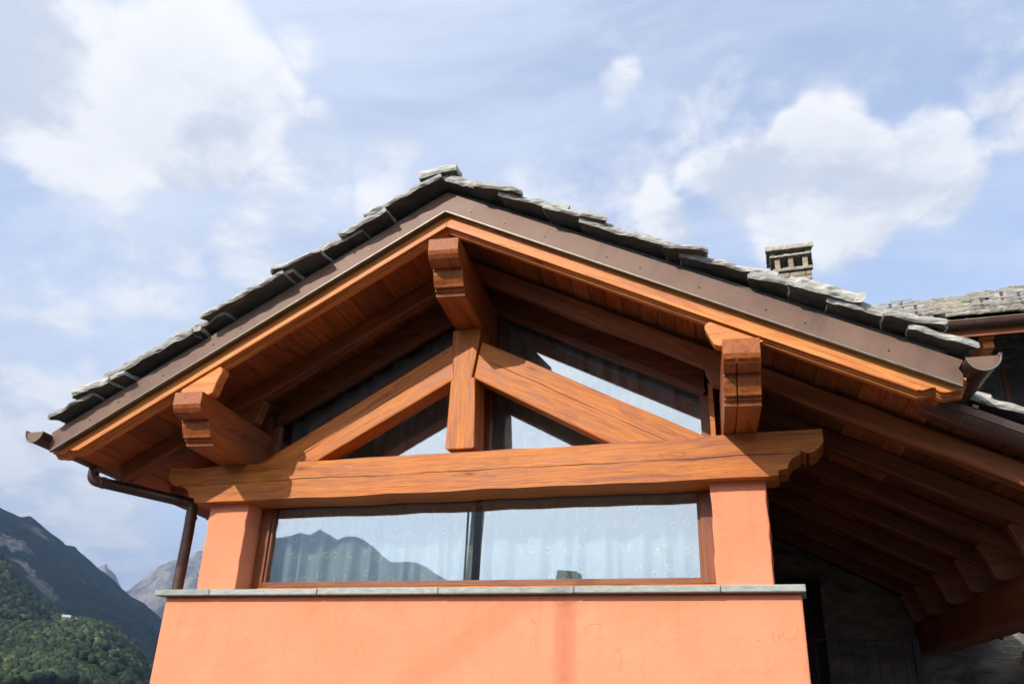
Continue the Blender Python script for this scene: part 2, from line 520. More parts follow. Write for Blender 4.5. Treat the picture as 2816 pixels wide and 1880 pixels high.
# sheer curtain with small printed roses
q, b = new_mat('curtain_cloth')
uv = q.node('ShaderNodeTexCoord').outputs['UV']
cell = q.vm('MULTIPLY', uv, (6.4, 6.4, 1.0))
vo = q.node('ShaderNodeTexVoronoi', {'feature': 'F1', 'voronoi_dimensions': '2D'}, Vector=cell, Scale=1.0, Randomness=0.55).outputs[0]
rg = q.m('ABSOLUTE', q.m('SUBTRACT', vo, 0.13))
motif = q.m('MULTIPLY', q.sm(rg, 0.06, 0.03), q.sm(q.noise(cell, 6.0, 2.0), 0.42, 0.55))
weave = q.noise(q.vm('MULTIPLY', uv, (220, 220, 1)), 1.0, 1.0)
col = q.mixc(q.sm(weave, 0.35, 0.7), (0.66, 0.69, 0.72), (0.78, 0.80, 0.82))
col = q.mixc(motif, col, (0.95, 0.80, 0.30))
q.set(b, 'Base Color', col)
b.inputs['Roughness'].default_value = 0.9
b.inputs['Roughness'].default_value = 0.9
trc = q.node('ShaderNodeBsdfTransparent', None, Color=(1, 1, 1))
mxc = q.node('ShaderNodeMixShader', None, i0=q.m('ADD', 0.68, q.m('MULTIPLY', motif, 0.3)), i1=trc, i2=b.outputs[0])
q.l.new(mxc.outputs[0], q.n['Material Output'].inputs[0])
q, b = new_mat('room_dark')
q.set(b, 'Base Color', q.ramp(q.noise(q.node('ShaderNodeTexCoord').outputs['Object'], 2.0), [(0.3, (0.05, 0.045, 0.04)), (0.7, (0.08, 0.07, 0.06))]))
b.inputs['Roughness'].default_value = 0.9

# street below, pale paving
q, b = new_mat('paving')
oc = q.node('ShaderNodeTexCoord').outputs['Object']
q.set(b, 'Base Color', q.ramp(q.noise(oc, 0.8, 8.0, 0.65), [(0.3, (0.045, 0.043, 0.04)), (0.6, (0.065, 0.062, 0.058)), (0.8, (0.09, 0.085, 0.08))]))
b.inputs['Roughness'].default_value = 0.9
bump(q, b, q.noise(oc, 25.0, 4.0), 0.4, 0.02)

# ------------------------------------------------------------------ ground sheet
GZ = -2.35


def ground_sheet():
    n = 48
    rad = [0, 4, 8, 14, 22, 35, 60, 110, 200, 380, 700, 1500, 4000, 12000]
    v, f = [(CAM.x, CAM.y, GZ)], []
    for r_ in rad[1:]:
        for k in range(n):
            t = 2 * math.pi * k / n
            drop = 0.0 if r_ < 30 else -min(160.0, (r_ - 30) * 0.12)
            v.append((CAM.x + r_ * math.cos(t), CAM.y + r_ * math.sin(t), GZ + drop))
    for k in range(n):
        f.append((0, 1 + k, 1 + (k + 1) % n))
    for i in range(len(rad) - 2):
        for k in range(n):
            k2 = (k + 1) % n
            f.append((1 + i * n + k, 1 + (i + 1) * n + k, 1 + (i + 1) * n + k2, 1 + i * n + k2))
    o = mesh('ground', v, f, 'paving')
    o['kind'] = 'structure'


ground_sheet()

# ------------------------------------------------------------------ the house
SK = -0.105                       # the plan is a little out of square
K = 0.5225                        # roof pitch (rise per run)
TH = math.atan(K)
CO, SI = math.cos(TH), math.sin(TH)
RX0 = 2.36


def xr(y):
    return RX0 + SK * y


house = thing('house', 'salmon-plastered house with timber gable, large glazing and stone slab roof', 'house', (2.3, 0, GZ))


def slope_frame(side, y, az, d=0.0):
    """local X runs down the slope from the ridge, local Z is square to the roof; side -1 left, 1 right"""
    x = Vector((side * CO, 0, -SI))
    z = Vector((side * SI, 0, CO))
    return frame(Vector((xr(y) + side * d, y, az - K * d)), x, z)


# --- masonry
def body():
    y1 = 5.4
    n = 26
    v = [(0, 0, GZ), (4.6, 0, GZ), (4.6 + SK * y1, y1, GZ), (SK * y1, y1, GZ)]
    v += [(a, b_, 0.0) for a, b_, _ in v]
    f = [(0, 1, 2, 3), (4, 7, 6, 5), (0, 4, 5, 1), (1, 5, 6, 2), (2, 6, 7, 3), (3, 7, 4, 0)]
    mesh('wall', v, f, 'plaster', house, bevel=0.014)
    # upper storey behind the corner piers
    for nm, xa, xb in (('side_wall', 0.26, 0.56), ('side_wall', 4.14, 4.44)):
        ya, yb = 0.36, y1
        top = 1.02
        vv = [(xa + SK * ya, ya, 0.002), (xb + SK * ya, ya, 0.002), (xb + SK * yb, yb, 0.002), (xa + SK * yb, yb, 0.002)]
        vv += [(a, b_, top) for a, b_, _ in vv]
        mesh(nm, vv, f, 'plaster', house)
    # back gable closing the room
    a0, a1 = 0.26 + SK * y1, 4.44 + SK * y1
    prism('rear_gable', [(a0, 0.003), (a1, 0.003), (a1, 1.02), (xr(y1), 2.36), (a0, 1.02)], y1, y1 + 0.3, 'plaster', house)
    # a dark lining so that the room behind the curtains stays dim
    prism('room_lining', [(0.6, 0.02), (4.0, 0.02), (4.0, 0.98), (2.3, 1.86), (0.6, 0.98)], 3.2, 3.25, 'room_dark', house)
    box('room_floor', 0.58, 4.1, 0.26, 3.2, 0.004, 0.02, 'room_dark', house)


body()


def pier(xa, xb):
    n = 9
    rnd = random.Random(int(xa * 100))
    pts = []
    z0, z1 = 0.045, 0.705
    left = [(xa + (0.0 if xa > 1 else -0.012 * t / n) + rnd.uniform(-0.005, 0.005), z0 + (z1 - z0) * t / n) for t in range(n + 1)]
    right = [(xb + rnd.uniform(-0.005, 0.005), z0 + (z1 - z0) * t / n) for t in range(n + 1)]
    top = [(xa + (xb - xa) * t / 6, z1 + rnd.uniform(-0.006, 0.006)) for t in range(1, 6)]
    pts = left + top + right[::-1]
    prism('pier', pts, 0.0, 0.36, 'plaster', house, bevel=0.010)


pier(0.262, 0.60)
pier(4.100, 4.447)
for xa, xb in ((0.262, 0.60), (4.1, 4.447)):
    prism('mortar_bed', [(xa + 0.01, 0.695), (xb - 0.01, 0.695), (xb - 0.02, 0.712), (xa + 0.15, 0.716), (xa + 0.02, 0.708)], 0.012, 0.35, 'mortar', house)

# --- stone sill, five slabs
js = [-0.06, 0.432, 1.337, 2.266, 3.212, 4.133, 4.625]
for i, (a, b_) in enumerate(zip(js, js[1:])):
    rnd = random.Random(i)
    gp = 0.0035 if 0 < i < 5 else 0.0012
    dzz = rnd.uniform(-0.0015, 0.0015)
    ya = -0.07 + rnd.uniform(-0.003, 0.003)
    box('sill_slab', a + gp, b_ - gp * 0.6, ya, 0.27, 0.002, 0.044 + dzz, 'sill_stone', house, bevel=0.006)


# --- tie beam with carved ends
def tie():
    rnd = random.Random(3)
    end = [(4.490, 0.694), (4.532, 0.700), (4.536, 0.732), (4.592, 0.740), (4.598, 0.768), (4.622, 0.802), (4.660, 0.822), (4.676, 0.826),
           (4.678, 0.852), (4.690, 0.842), (4.715, 0.832), (4.752, 0.838), (4.782, 0.856), (4.806, 0.884), (4.820, 0.905), (4.820, 0.986)]
    bot = [(0.16 + i * 0.24, 0.694 + rnd.uniform(-0.006, 0.006)) for i in range(18)]
    lend = [(2 * 2.35 - a, z) for a, z in end]
    top = [(4.70 - i * 0.24, 0.972 + (0.012 if i < 3 else 0.0) + rnd.uniform(-0.005, 0.005)) for i in range(20)]
    prism('tie_beam', lend[::-1] + bot + end + top, -0.10, 0.19, 'wood_tie', house, bevel=0.011)


tie()
# --- king post, flared head
prism('king_post', [(2.250, 1.018), (2.262, 1.004), (2.464, 1.000), (2.476, 1.012), (2.468, 1.30), (2.452, 1.545), (2.428, 1.556), (2.470, 1.86), (2.474, 1.956),
                    (2.246, 1.956), (2.249, 1.86), (2.276, 1.556), (2.258, 1.545), (2.254, 1.30)], -0.085, 0.12, 'wood_post', house, bevel=0.012)


# --- the two truss rafters
def truss(side):
    if side < 0:
        pts = [(0.63, 0.962), (1.195, 0.984), (2.278, 1.560), (2.262, 1.70), (2.247, 1.853)]
    else:
        pts = [(4.150, 0.968), (3.472, 0.976), (2.429, 1.556), (2.452, 1.70), (2.478, 1.853)]
    top0, top1 = Vector((pts[-1][0], pts[-1][1])), Vector((pts[0][0], pts[0][1]))
    rnd = random.Random(5 + side)
    extra = []
    for i in range(1, 8):
        p = top0.lerp(top1, i / 8)
        extra.append((p.x, p.y + rnd.uniform(-0.004, 0.004)))
    full = pts + extra
    # local frame: X along the timber so that the grain follows it
    a, b_ = Vector((top1.x, -0.05, top1.y)), Vector((top0.x, -0.05, top0.y))
    fm = frame(a, b_ - a, (0, 0, 1))
    inv = fm.inverted()
    n = len(full)
    v = [inv @ Vector((x, -0.062, z)) for x, z in full] + [inv @ Vector((x, 0.10, z)) for x, z in full]
    f = [tuple(range(n)), tuple(range(2 * n - 1, n - 1, -1))] + [(i, (i + 1) % n, n + (i + 1) % n, n + i) for i in range(n)]
    mesh('truss_rafter', v, f, 'wood_truss', house, fm, bevel=0.011)


truss(-1)
truss(1)

# --- purlins with carved noses; local X runs back from the nose
NOSE = [(0, 0), (0, -0.092), (0.012, -0.118), (0.034, -0.142), (0.064, -0.160), (0.10, -0.168), (0.128, -0.166), (0.142, -0.156), (0.142, -0.178),
        (0.150, -0.178), (0.156, -0.204), (0.172, -0.236), (0.190, -0.262), (0.198, -0.280), (0.216, -0.282), (0.226, -0.272), (0.228, -0.296), (0.252, -0.300),
        (0.256, -0.326), (0.40, -0.330)]
PDIR = Vector((SK, 1, 0))


def purlin(xc, wdt, ztop, y0, length, hs=1.0, seed=0):
    pts = [(a, b_ * hs) for a, b_ in NOSE] + [(length, -0.330 * hs), (length, 0)]
    m_ = frame(Vector((xc, y0, ztop)), PDIR, (0, 0, 1))
    return prism('purlin', pts, -wdt / 2, wdt / 2, 'wood_purlin', house, m_, bevel=0.009)


purlin(2.463, 0.218, 2.288, -0.862, 5.9)
pl = purlin(0.567, 0.222, 1.300, -0.862, 5.9)
INSET = [(a + (0.022 if b_ < -0.15 else 0), b_ + (0.018 if b_ < -0.15 else 0)) for a, b_ in NOSE] + [(5.9, -0.312), (5.9, 0)]
prm = frame(Vector((4.400, -0.862, 1.315)), PDIR, (0, 0, 1))
pr = prism('purlin', INSET, -0.106, 0.106, 'wood_purlin', house, prm, bevel=0.006)
low = [p for p in NOSE if p[1] < -0.10]
for ya, yb in ((-0.107, 0.027), (0.034, 0.107)):      # two cheeks either side of a drying split
    prism('cheek', low + [(2.0, -0.330), (2.0, -0.12)], ya, yb, 'wood_purlin', pr, prm, bevel=0.007)


# --- wedge blocks between purlins and rafters
def bolster(side, xc, ztop, y, wdt=0.085, az=2.402):
    """carved block filling the angle between a purlin's top and the rafter above it"""
    zr = lambda x: az - K * abs(x - xr(y))
    dn = xc + side * 0.13
    up = xc - side * 0.20
    zt = ztop - 0.002
    pts = [(dn, zt), (dn, max(zr(dn) - 0.002, zt + 0.01)), (up + side * 0.03, zr(up + side * 0.03) - 0.002),
           (up + side * 0.002, zr(up) - 0.040), (up + side * 0.0, zr(up) - 0.066), (up + side * 0.016, zr(up) - 0.10), (up + side * 0.03, zr(up) - 0.135),
           (up + side * 0.05, zt + 0.012), (up + side * 0.08, zt)]
    prism('bolster_block', pts, y, y + wdt, 'wood_barge' if y < -0.5 else 'wood_rafter', house, bevel=0.008)


for y in (-0.785, -0.14):
    bolster(-1, 0.565 + SK * (y + 0.86), 1.300, y, az=2.412 if y < -0.5 else 2.402)
    bolster(1, 4.400 + SK * (y + 0.86), 1.315, y, az=2.412 if y < -0.5 else 2.402)

# --- common rafters
RY = [-0.15, 0.56, 1.22, 1.85, 2.52, 3.23, 3.84, 4.5, 5.2]
for i, y in enumerate(RY):
    for side in (-1, 1):
        if side < 0 and i > 2 and i < 8:
            continue
        L = 2.93 if side < 0 else 4.45
        d0, d1 = 0.0 if i == 0 or i == 8 else 0.05, L
        hgt = 0.152 * CO
        az = 2.402 + 0.152 / 2
        lift = -0.03 if (side > 0 and i == 0) else 0.0
        p0 = (xr(y) + side * d0, y + 0.05, az + lift - K * d0)
        p1 = (xr(y) + side * d1, y + 0.05, az + lift - K * d1)
        timber('rafter', p0, p1, 0.105, hgt, 'wood_rafter_shaded' if (side > 0 and i > 0) else 'wood_rafter', house, wob=0.016 if i == 0 else 0.006, seed=i * 3 + side)

# --- barge boards: three stepped layers make the moulded lower edge and the ogee end
def barge(side):
    L = 3.035 / CO
    hgt = 0.20 * CO
    rnd = random.Random(side + 9)
    fm = slope_frame(side, -0.787, 2.412)
    s0 = 2.84 / CO
    ogee = [(s0 + a, b_) for a, b_ in ((0, 0), (.008, .011), (.022, .012), (.035, .022), (.06, .046), (.077, .052), (.083, .043), (.105, .037), (.13, .044), (.156, .062), (.18, .08), (.198, .086))]
    lay = [(0.016, 0.0, 0.030), (0.006, 0.034, 0.012), (-0.004, 0.050, 0.045)]
    par = house
    for j, (dz_, y_off, t) in enumerate(lay):
        pts = [(-dz_ * K, dz_)] + [(a + (0.016 - dz_) * 0.6, b_ + dz_) for a, b_ in ogee] + [(ogee[-1][0] + (0.016 - dz_) * 0.6, hgt), (-hgt * K, hgt)]
        # Y axis of the slope frame points away from the viewer on the right slope, toward on the left
        sgn = 1 if (fm.to_3x3() @ Vector((0, 1, 0))).y > 0 else -1
        ya, yb = sorted((sgn * y_off, sgn * (y_off + t)))
        o = prism('barge_board' if j == 0 else 'moulding', pts, ya, yb, 'wood_barge', par, fm, bevel=0.0035)
        if j == 0:
            par = o


barge(-1)
barge(1)


# --- verge flashing
def flashing(side):
    fm = slope_frame(side, -0.84, 2.531)
    sgn = 1 if (fm.to_3x3() @ Vector((0, 1, 0))).y > 0 else -1
    L = 3.055 / CO
    h = 0.155 * CO
    ya, yb = sorted((0.0, sgn * 0.010))
    o = prism('verge_flashing', [(0, 0), (L, 0), (L - 0.02, h * 0.45), (L - 0.05, h * 0.6), (L - 0.045, h), (-h * K, h)], ya, yb, 'copper', house, fm)
    ya, yb = sorted((sgn * -0.004, sgn * 0.024))
    prism('drip_edge', [(-0.003, -0.007), (L, -0.007), (L, 0.001), (0.001, 0.001)], ya, yb, 'copper_edge', o, fm)
    ya, yb = sorted((sgn * -0.006, sgn * 0.002))
    for k in range(9):
        s_ = ((0.13 + 0.36 * k) if side > 0 else (0.18 + 0.37 * k)) + 0.07 * math.sin(k * 2.3 + side)
        if s_ > L - 0.1:
            continue
        c = [(s_ + 0.006 * math.cos(t * math.pi / 5), 0.056 + 0.006 * math.sin(t * math.pi / 5)) for t in range(10)]
        prism('rivet', c, ya, yb, 'copper_dark', o, fm, bevel=0.002)


flashing(-1)
flashing(1)


# --- roof: deck, boarded underside, stone slabs
def roof_poly(side, d0, d1, y0, y1, za, zb):
    v = []
    for z_ in (za, zb):
        for d, y in ((d0, y0), (d1, y0), (d1, y1), (d0, y1)):
            v.append((xr(y) + side * d, y, z_ - K * d))
    f = [(0, 1, 2, 3), (7, 6, 5, 4), (0, 4, 5, 1), (1, 5, 6, 2), (2, 6, 7, 3), (3, 7, 4, 0)]
    return v, f


vv, ff = [], []
for args in ((-1, 0, 3.04, -0.826, 5.6), (1, 0, 3.04, -0.826, 5.6), (1, 3.0405, 4.49, -0.26, 5.6)):
    v, f = roof_poly(*args, 2.590, 2.678)
    k0 = len(vv)
    vv += v
    ff += [tuple(i + k0 for i in t) for t in f]
roof = mesh('roof', vv, ff, 'slate', house)

BW = 0.1212
proto = {}
for side, nb in ((-1, 25), (1, 37)):
    for i in range(nb):
        d = i * BW + 0.001
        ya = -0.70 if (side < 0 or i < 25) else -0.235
        key = (side, ya)
        y1 = 4.9
        if key not in proto:
            v = []
            for z_, ins in ((2.556, 0.0025), (2.587, 0.0025)):
                for dd, y in ((ins, ya), (BW - ins, ya), (BW - ins, y1), (ins, y1)):
                    v.append((SK * y + side * dd, y, z_ - 2.556 - K * dd))
            f = [(0, 1, 2, 3), (7, 6, 5, 4), (0, 4, 5, 1), (1, 5, 6, 2), (2, 6, 7, 3), (3, 7, 4, 0)]
            proto[key] = mesh('soffit_board', v, f, 'wood_board' if ya < -0.5 else 'wood_board_shaded', roof, Matrix.Translation((RX0 + side * d, 0, 2.556 - K * d)))
        else:
            share(proto[key], roof, Matrix.Translation((RX0 + side * d, 0, 2.556 - K * d + random.uniform(-0.003, 0.0))))


def slab_mesh(L, Wd, t, seed, mat='slate'):
    """split stone slab: local X down the slope, Y inwards from the verge, Z up; ragged broken edges"""
    rnd = random.Random(seed)
    per = []
    nl, nw = max(5, int(L / 0.035)), max(5, int(Wd / 0.05))
    sk0, sk1 = rnd.uniform(-0.03, 0.03), rnd.uniform(-0.22, 0.06)
    ph = rnd.uniform(0, 100)
    for i in range(nl):
        u = i / nl
        per.append((L * u, 0.016 * mnoise.noise(Vector((ph, L * u * 9, 0))) + rnd.uniform(-0.004, 0.004) + sk0 * u, 1))
    for i in range(nw):
        u = i / nw
        per.append((L + 0.026 * mnoise.noise(Vector((ph + 5, Wd * u * 8, 0))) + rnd.uniform(-0.008, 0.008) + sk1 * u, Wd * u, 1))
    for i in range(nl):
        u = 1 - i / nl
        per.append((L * u, Wd + rnd.uniform(-0.008, 0.008), 0))
    for i in range(nw):
        u = 1 - i / nw
        per.append((rnd.uniform(-0.008, 0.008), Wd * u, 0))
    n = len(per)
    cx_, cy_ = L / 2, Wd / 2
    rings = []
    tilt = rnd.uniform(-0.15, 0.15)
    for lev, ins in ((0.0, 0.006), (0.30, -0.003), (0.66, -0.001), (1.0, 0.009)):
        ring = []
        for i, (x, y, e) in enumerate(per):
            jt = rnd.uniform(-0.005, 0.005) + 0.009 * mnoise.noise(Vector((x * 17 + lev * 3.1, y * 17, ph)))
            k_ = ins + jt
            dx, dy = cx_ - x, cy_ - y
            dl = math.hypot(dx, dy) or 1
            th = t * (1 + 0.35 * mnoise.noise(Vector((x * 7, y * 7, ph + 3))))
            # edge inset acts square to the nearest side
            ex = k_ * (1 if abs(dx) > abs(dy) * L / Wd else 0.25) * (1 if dx > 0 else -1)
            ey = k_ * (1 if abs(dx) <= abs(dy) * L / Wd else 0.25) * (1 if dy > 0 else -1)
            ring.append((x + ex, y + ey, lev * th))
        rings.append(ring)
    v = [p for r_ in rings for p in r_]
    f = [tuple(range(n - 1, -1, -1)), tuple(range(3 * n, 4 * n))]
    for a in range(3):
        for i in range(n):
            j = (i + 1) % n
            f.append((a * n + i, a * n + j, (a + 1) * n + j, (a + 1) * n + i))
    me = bpy.data.meshes.new('roof_slab')
    me.from_pydata(v, [], f)
    bm = bmesh.new()
    bm.from_mesh(me)
    bmesh.ops.recalc_face_normals(bm, faces=bm.faces)
    bm.to_mesh(me)
    bm.free()
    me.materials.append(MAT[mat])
    me.materials.append(MAT['slate_underside_shaded'])
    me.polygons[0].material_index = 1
    return me


def lay_slab(side, d_tip, d_up, y_edge, width, t, lift_tip, lift_up, seed):
    """slab from d_up (under the next) down to d_tip; lifts are heights of its underside above the deck"""
    a = Vector((side * d_up, 0, 2.680 + lift_up - K * d_up))
    b_ = Vector((side * d_tip, 0, 2.680 + lift_tip - K * d_tip))
    L = (b_ - a).length
    me = slab_mesh(L, width, t, seed)
    if side < 0:                                  # keep the verge edge toward the viewer on both slopes
        for vtx in me.vertices:
            vtx.co.y = -vtx.co.y
        me.flip_normals()
    o = bpy.data.objects.new('roof_slab', me)
    fm = frame(Vector((xr(y_edge), y_edge, 0)) + a, b_ - a, Vector((side * SI, 0, CO)))
    link(o, roof, fm)


TL = [3.045, 2.86, 2.715, 2.60, 2.07, 2.02, 1.82, 1.35, 1.295, 1.07, 0.775, 0.58]
TR = [3.12, 2.985, 2.86, 2.59, 2.39, 2.18, 1.79, 1.70, 1.16, 0.92, 0.60, 0.41]
for side, tips in ((-1, TL), (1, TR)):
    for i, dt_ in enumerate(tips):
        nxt = tips[i + 1] if i + 1 < len(tips) else 0.02
        rnd = random.Random(i * 7 + side)
        up = max(nxt - 0.17, 0.0)
        t = rnd.uniform(0.030, 0.062)
        lift = 0.012 if i == 0 else rnd.uniform(0.034, 0.066)
        lay_slab(side, dt_, up, -0.960 + rnd.uniform(-0.035, 0.035), rnd.uniform(0.5, 0.62), t, lift + 0.042, 0.040 + 0.004 * (i % 2), 100 * i + side + 50)
    for c in range(3):
        d = 3.06
        i = 0
        while d > 0.1:
            rnd = random.Random(i * 13 + side + c * 101)
            st_ = rnd.uniform(0.26, 0.42)
            lay_slab(side, d, max(d - st_ - 0.16, 0.0), -0.47 + c * 0.52 + rnd.uniform(-0.03, 0.03), rnd.uniform(0.5, 0.56), rnd.uniform(0.03, 0.05),
                     0.045 if i == 0 else rnd.uniform(0.075, 0.10), 0.04, 7000 + 100 * i + side + c * 31)
            d -= st_
            i += 1
for side in (-1, 1):
    fm = slope_frame(side, -0.80, 2.681)
    sgn = 1 if (fm.to_3x3() @ Vector((0, 1, 0))).y > 0 else -1
    ya, yb = sorted((0.0, sgn * 0.10))
    prism('batten', [(0.0, 0.0), (3.39, 0.0), (3.39, 0.045), (-0.045 * K, 0.045)], ya, yb, 'mortar', roof, fm)
# slabs of the lower continuation on the right
d = 4.66
i = 0
while d > 3.15:
    rnd = random.Random(i * 5 + 3)
    st_ = rnd.uniform(0.3, 0.45)
    lay_slab(1, d, d - st_ - 0.15, -0.40 + rnd.uniform(-0.02, 0.02), 0.6, 0.042, 0.01 if i == 0 else 0.045, 0.006, 900 + i)
    d -= st_
    i += 1
# ridge stones
for i in range(5):
    y = -0.965 + i * 0.5
    rnd = random.Random(i)
    me = slab_mesh(0.29 + rnd.uniform(-0.02, 0.03), 0.50, 0.062, 4000 + i)
    o = bpy.data.objects.new('ridge_stone', me)
    link(o, roof, frame(Vector((xr(y) - 0.190, y, 2.752)), Vector((1, 0, 0.06 + rnd.uniform(-.04, .04))), (0.0, 0, 1)))
    me = slab_mesh(0.20, 0.46, 0.055, 4100 + i)
    o = bpy.data.objects.new('ridge_stone', me)
    link(o, roof, frame(Vector((xr(y) - 0.165, y + 0.03, 2.680)), Vector((1, 0, 0.28)), (0.0, 0, 1)))


# --- gutters
def gutter(name, x, y0, y1, z, r, parent, mat='copper_dark', fall=0.0):
    n = 14
    prof = []
    for k in range(n + 1):
        t = math.pi + math.pi * k / n
        prof.append((r * math.cos(t), r * math.sin(t)))
    side = 1 if x > 2 else -1
    outer = [(a, b_) for a, b_ in prof]
    inner = [(a * 0.955, b_ * 0.955) for a, b_ in prof]
    loop = outer + inner[::-1]
    v, f = [], []
    m_ = len(loop)
    for y in (y0, y1):
        for a, b_ in loop:
            v.append((x + SK * (y - y0) + a, y, z + b_ - fall * (y - y0)))
    f = [(i, (i + 1) % m_, m_ + (i + 1) % m_, m_ + i) for i in range(m_)]
    o = mesh(name, v, f, mat, parent, smooth=False)
    # rolled outer bead and stop end
    bead = [(x + side * r + SK * (y - y0), y, z + 0.004 - fall * (y - y0)) for y in (y0, y1)]
    tube('bead', bead, 0.0115, mat, o)
    tube('edge_rim', [(x + a, y0 - 0.001, z + b_) for a, b_ in prof], 0.005, 'copper_edge', o, sides=8)
    cap = [(x + a * 0.95, z + b_ * 0.95) for a, b_ in prof]
    prism('stop_end', cap, y0 + 0.004, y0 + 0.008, 'copper', o)
    # joints and brackets
    y = y0 + 0.32
    while y < y1 - 0.1:
        ring = []
        for k in range(n + 1):
            t = math.pi + math.pi * k / n
            ring.append((x + SK * (y - y0) + r * 1.01 * math.cos(t), y, z - fall * (y - y0) + r * 1.01 * math.sin(t)))
        tube('bracket', ring, 0.006, mat, o, sides=6)
        y += 0.72
    return o


gutter('gutter', -0.700, -0.925, 4.9, 1.062, 0.080, house, fall=0.012)
gutter('gutter', 5.607, -0.925, -0.24, 1.058, 0.080, house)


# half-round verge trim of the lower roof on the right
def verge_trim():
    fm = slope_frame(1, -0.33, 2.575, 2.98)
    n = 14
    r = 0.082
    L = 1.9
    v, f = [], []
    loop = [(-math.cos(math.pi * k / n) * r, -math.sin(math.pi * k / n) * r) for k in range(n + 1)]
    loop += [(-math.cos(math.pi * (n - k) / n) * r * 0.95, -math.sin(math.pi * (n - k) / n) * r * 0.95) for k in range(n + 1)]
    m_ = len(loop)
    for x in (0.0, L):
        for a, b_ in loop:
            v.append((x, a, b_ + 0.02))
    f = [(i, (i + 1) % m_, m_ + (i + 1) % m_, m_ + i) for i in range(m_)] + [tuple(range(m_)), tuple(range(2 * m_ - 1, m_ - 1, -1))]
    o = mesh('verge_trim', v, f, 'copper_dark', house, fm)
    box('rim', 0.0, L, -r - 0.012, -r + 0.004, 0.008, 0.052, 'copper', o, fm)
    for x in (0.22, 0.62, 1.1, 1.6):
        ring = [(x, -math.cos(math.pi * k / n) * r * 1.01, -math.sin(math.pi * k / n) * r * 1.01 + 0.02) for k in range(n + 1)]
        tube('seam', ring, 0.005, 'copper', o, fm, sides=6)
        box('clip', x + 0.02, x + 0.05, -r - 0.02, -r + 0.03, 0.052, 0.07, 'copper_dark', o, fm)
    return o


verge_trim()

# --- downpipe
dp = rounded_path([(-0.772, -0.22, 1.02), (-0.772, -0.22, 0.885), (-0.112, 0.235, 0.775), (-0.118, 0.25, 0.55)], 0.055)
dp += [Vector((-0.118, 0.25, -0.6)), Vector((-0.118, 0.25, GZ))]
pipe = tube('downpipe', dp, 0.044, 'copper_dark', house, sides=20)
for a, b_ in ((9, 10), (16, 17)):
    p, q_ = dp[a], dp[a + 1]
for c, dvec in ((Vector((-0.70, -0.17, 0.873)), Vector((0.66, 0.455, -0.11))), (Vector((-0.20, 0.175, 0.79)), Vector((0.66, 0.455, -0.11))),
                (Vector((-0.118, 0.25, 0.66)), Vector((0, 0, 1))), (Vector((-0.118, 0.25, -0.2)), Vector((0, 0, 1)))):
    dvec.normalize()
    tube('pipe_joint', [c - dvec * 0.012, c + dvec * 0.012], 0.0475, 'copper_dark', pipe, sides=20)

# --- lower purlin of the continuation, with its wedge blocks
low_y = 0.55
lp = timber('purlin', (6.22, low_y - 0.35, 0.12), (6.22 + SK * 5, low_y + 4.7, 0.12), 0.24, 0.27, 'wood_rafter_shaded', house, wob=0.02, seed=44)
for y in RY[:7]:
    zr = lambda x: 2.402 - K * (x - xr(y))
    x0 = 6.22 + SK * (y - low_y + 0.35)
    up = x0 - 0.30
    dn = x0 + 0.10
    zt = 0.252
    pts = [(dn, zt), (dn, max(zr(dn), zt + 0.01)), (up + 0.03, zr(up + 0.03)), (up, zr(up) - 0.045), (up + 0.03, zr(up) - 0.11), (up + 0.08, zt + 0.02), (up + 0.12, zt)]
    prism('bolster_block', pts, y + 0.005, y + 0.095, 'wood_rafter_shaded', house, bevel=0.008)
# masonry at the back of the passage, with a lintel over a doorway
prism('passage_wall', [(4.25, GZ), (9.5, GZ), (9.5, 1.6), (6.37, 1.6), (6.37, 0.13), (4.0, 1.38), (4.0, 0.80), (4.82, 0.80), (4.82, GZ + 0.01), (4.26, GZ + 0.005)], 4.25, 4.7, 'dark_masonry', house)
prism('doorway_arch', [(4.0, 0.80), (4.0, 0.95), (4.35, 1.0), (4.62, 0.985), (4.82, 0.90), (4.84, 0.78), (4.70, 0.80), (4.5, 0.83)], 4.18, 4.249, 'rubble', house, bevel=0.01)
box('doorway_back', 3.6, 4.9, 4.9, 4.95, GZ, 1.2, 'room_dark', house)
box('added_side_wall', 6.6, 6.9, 2.6, 4.24, GZ, 0.02, 'dark_masonry', house)  # added to close the passage at the side and keep it dark
rail = box('railing', 4.66, 5.66, 3.93, 3.955, 0.075, 0.092, 'dark_metal', house)
for i in range(9):
    box('baluster', 4.70 + i * 0.115, 4.712 + i * 0.115, 3.934, 3.950, -0.95, 0.075, 'dark_metal', rail)
box('post', 5.60, 5.66, 3.90, 3.99, GZ, 0.11, 'dark_metal', rail)

# --- glazing
GY = 0.22
lw = box('window_frame', 0.63, 4.085, GY - 0.035, GY + 0.035, 0.088, 0.128, 'wood_frame', house, bevel=0.004)
box('frame_stile', 0.612, 0.700, GY - 0.040, GY + 0.035, 0.089, 0.693, 'wood_frame_upright', lw, bevel=0.004)
box('frame_stile', 0.700, 0.722, GY - 0.022, GY + 0.030, 0.1285, 0.692, 'wood_frame_upright', lw, bevel=0.003)
box('frame_stile', 4.008, 4.092, GY - 0.040, GY + 0.035, 0.089, 0.693, 'wood_frame_upright', lw, bevel=0.004)
box('frame_stile', 3.988, 4.008, GY - 0.022, GY + 0.030, 0.1285, 0.692, 'wood_frame_upright', lw, bevel=0.003)
box('frame_rail', 0.61, 4.10, GY - 0.050, GY + 0.04, 0.045, 0.086, 'wood_truss', lw, bevel=0.003)
box('pane', 0.716, 3.994, GY - 0.004, GY + 0.004, 0.122, 0.76, 'glass', lw)


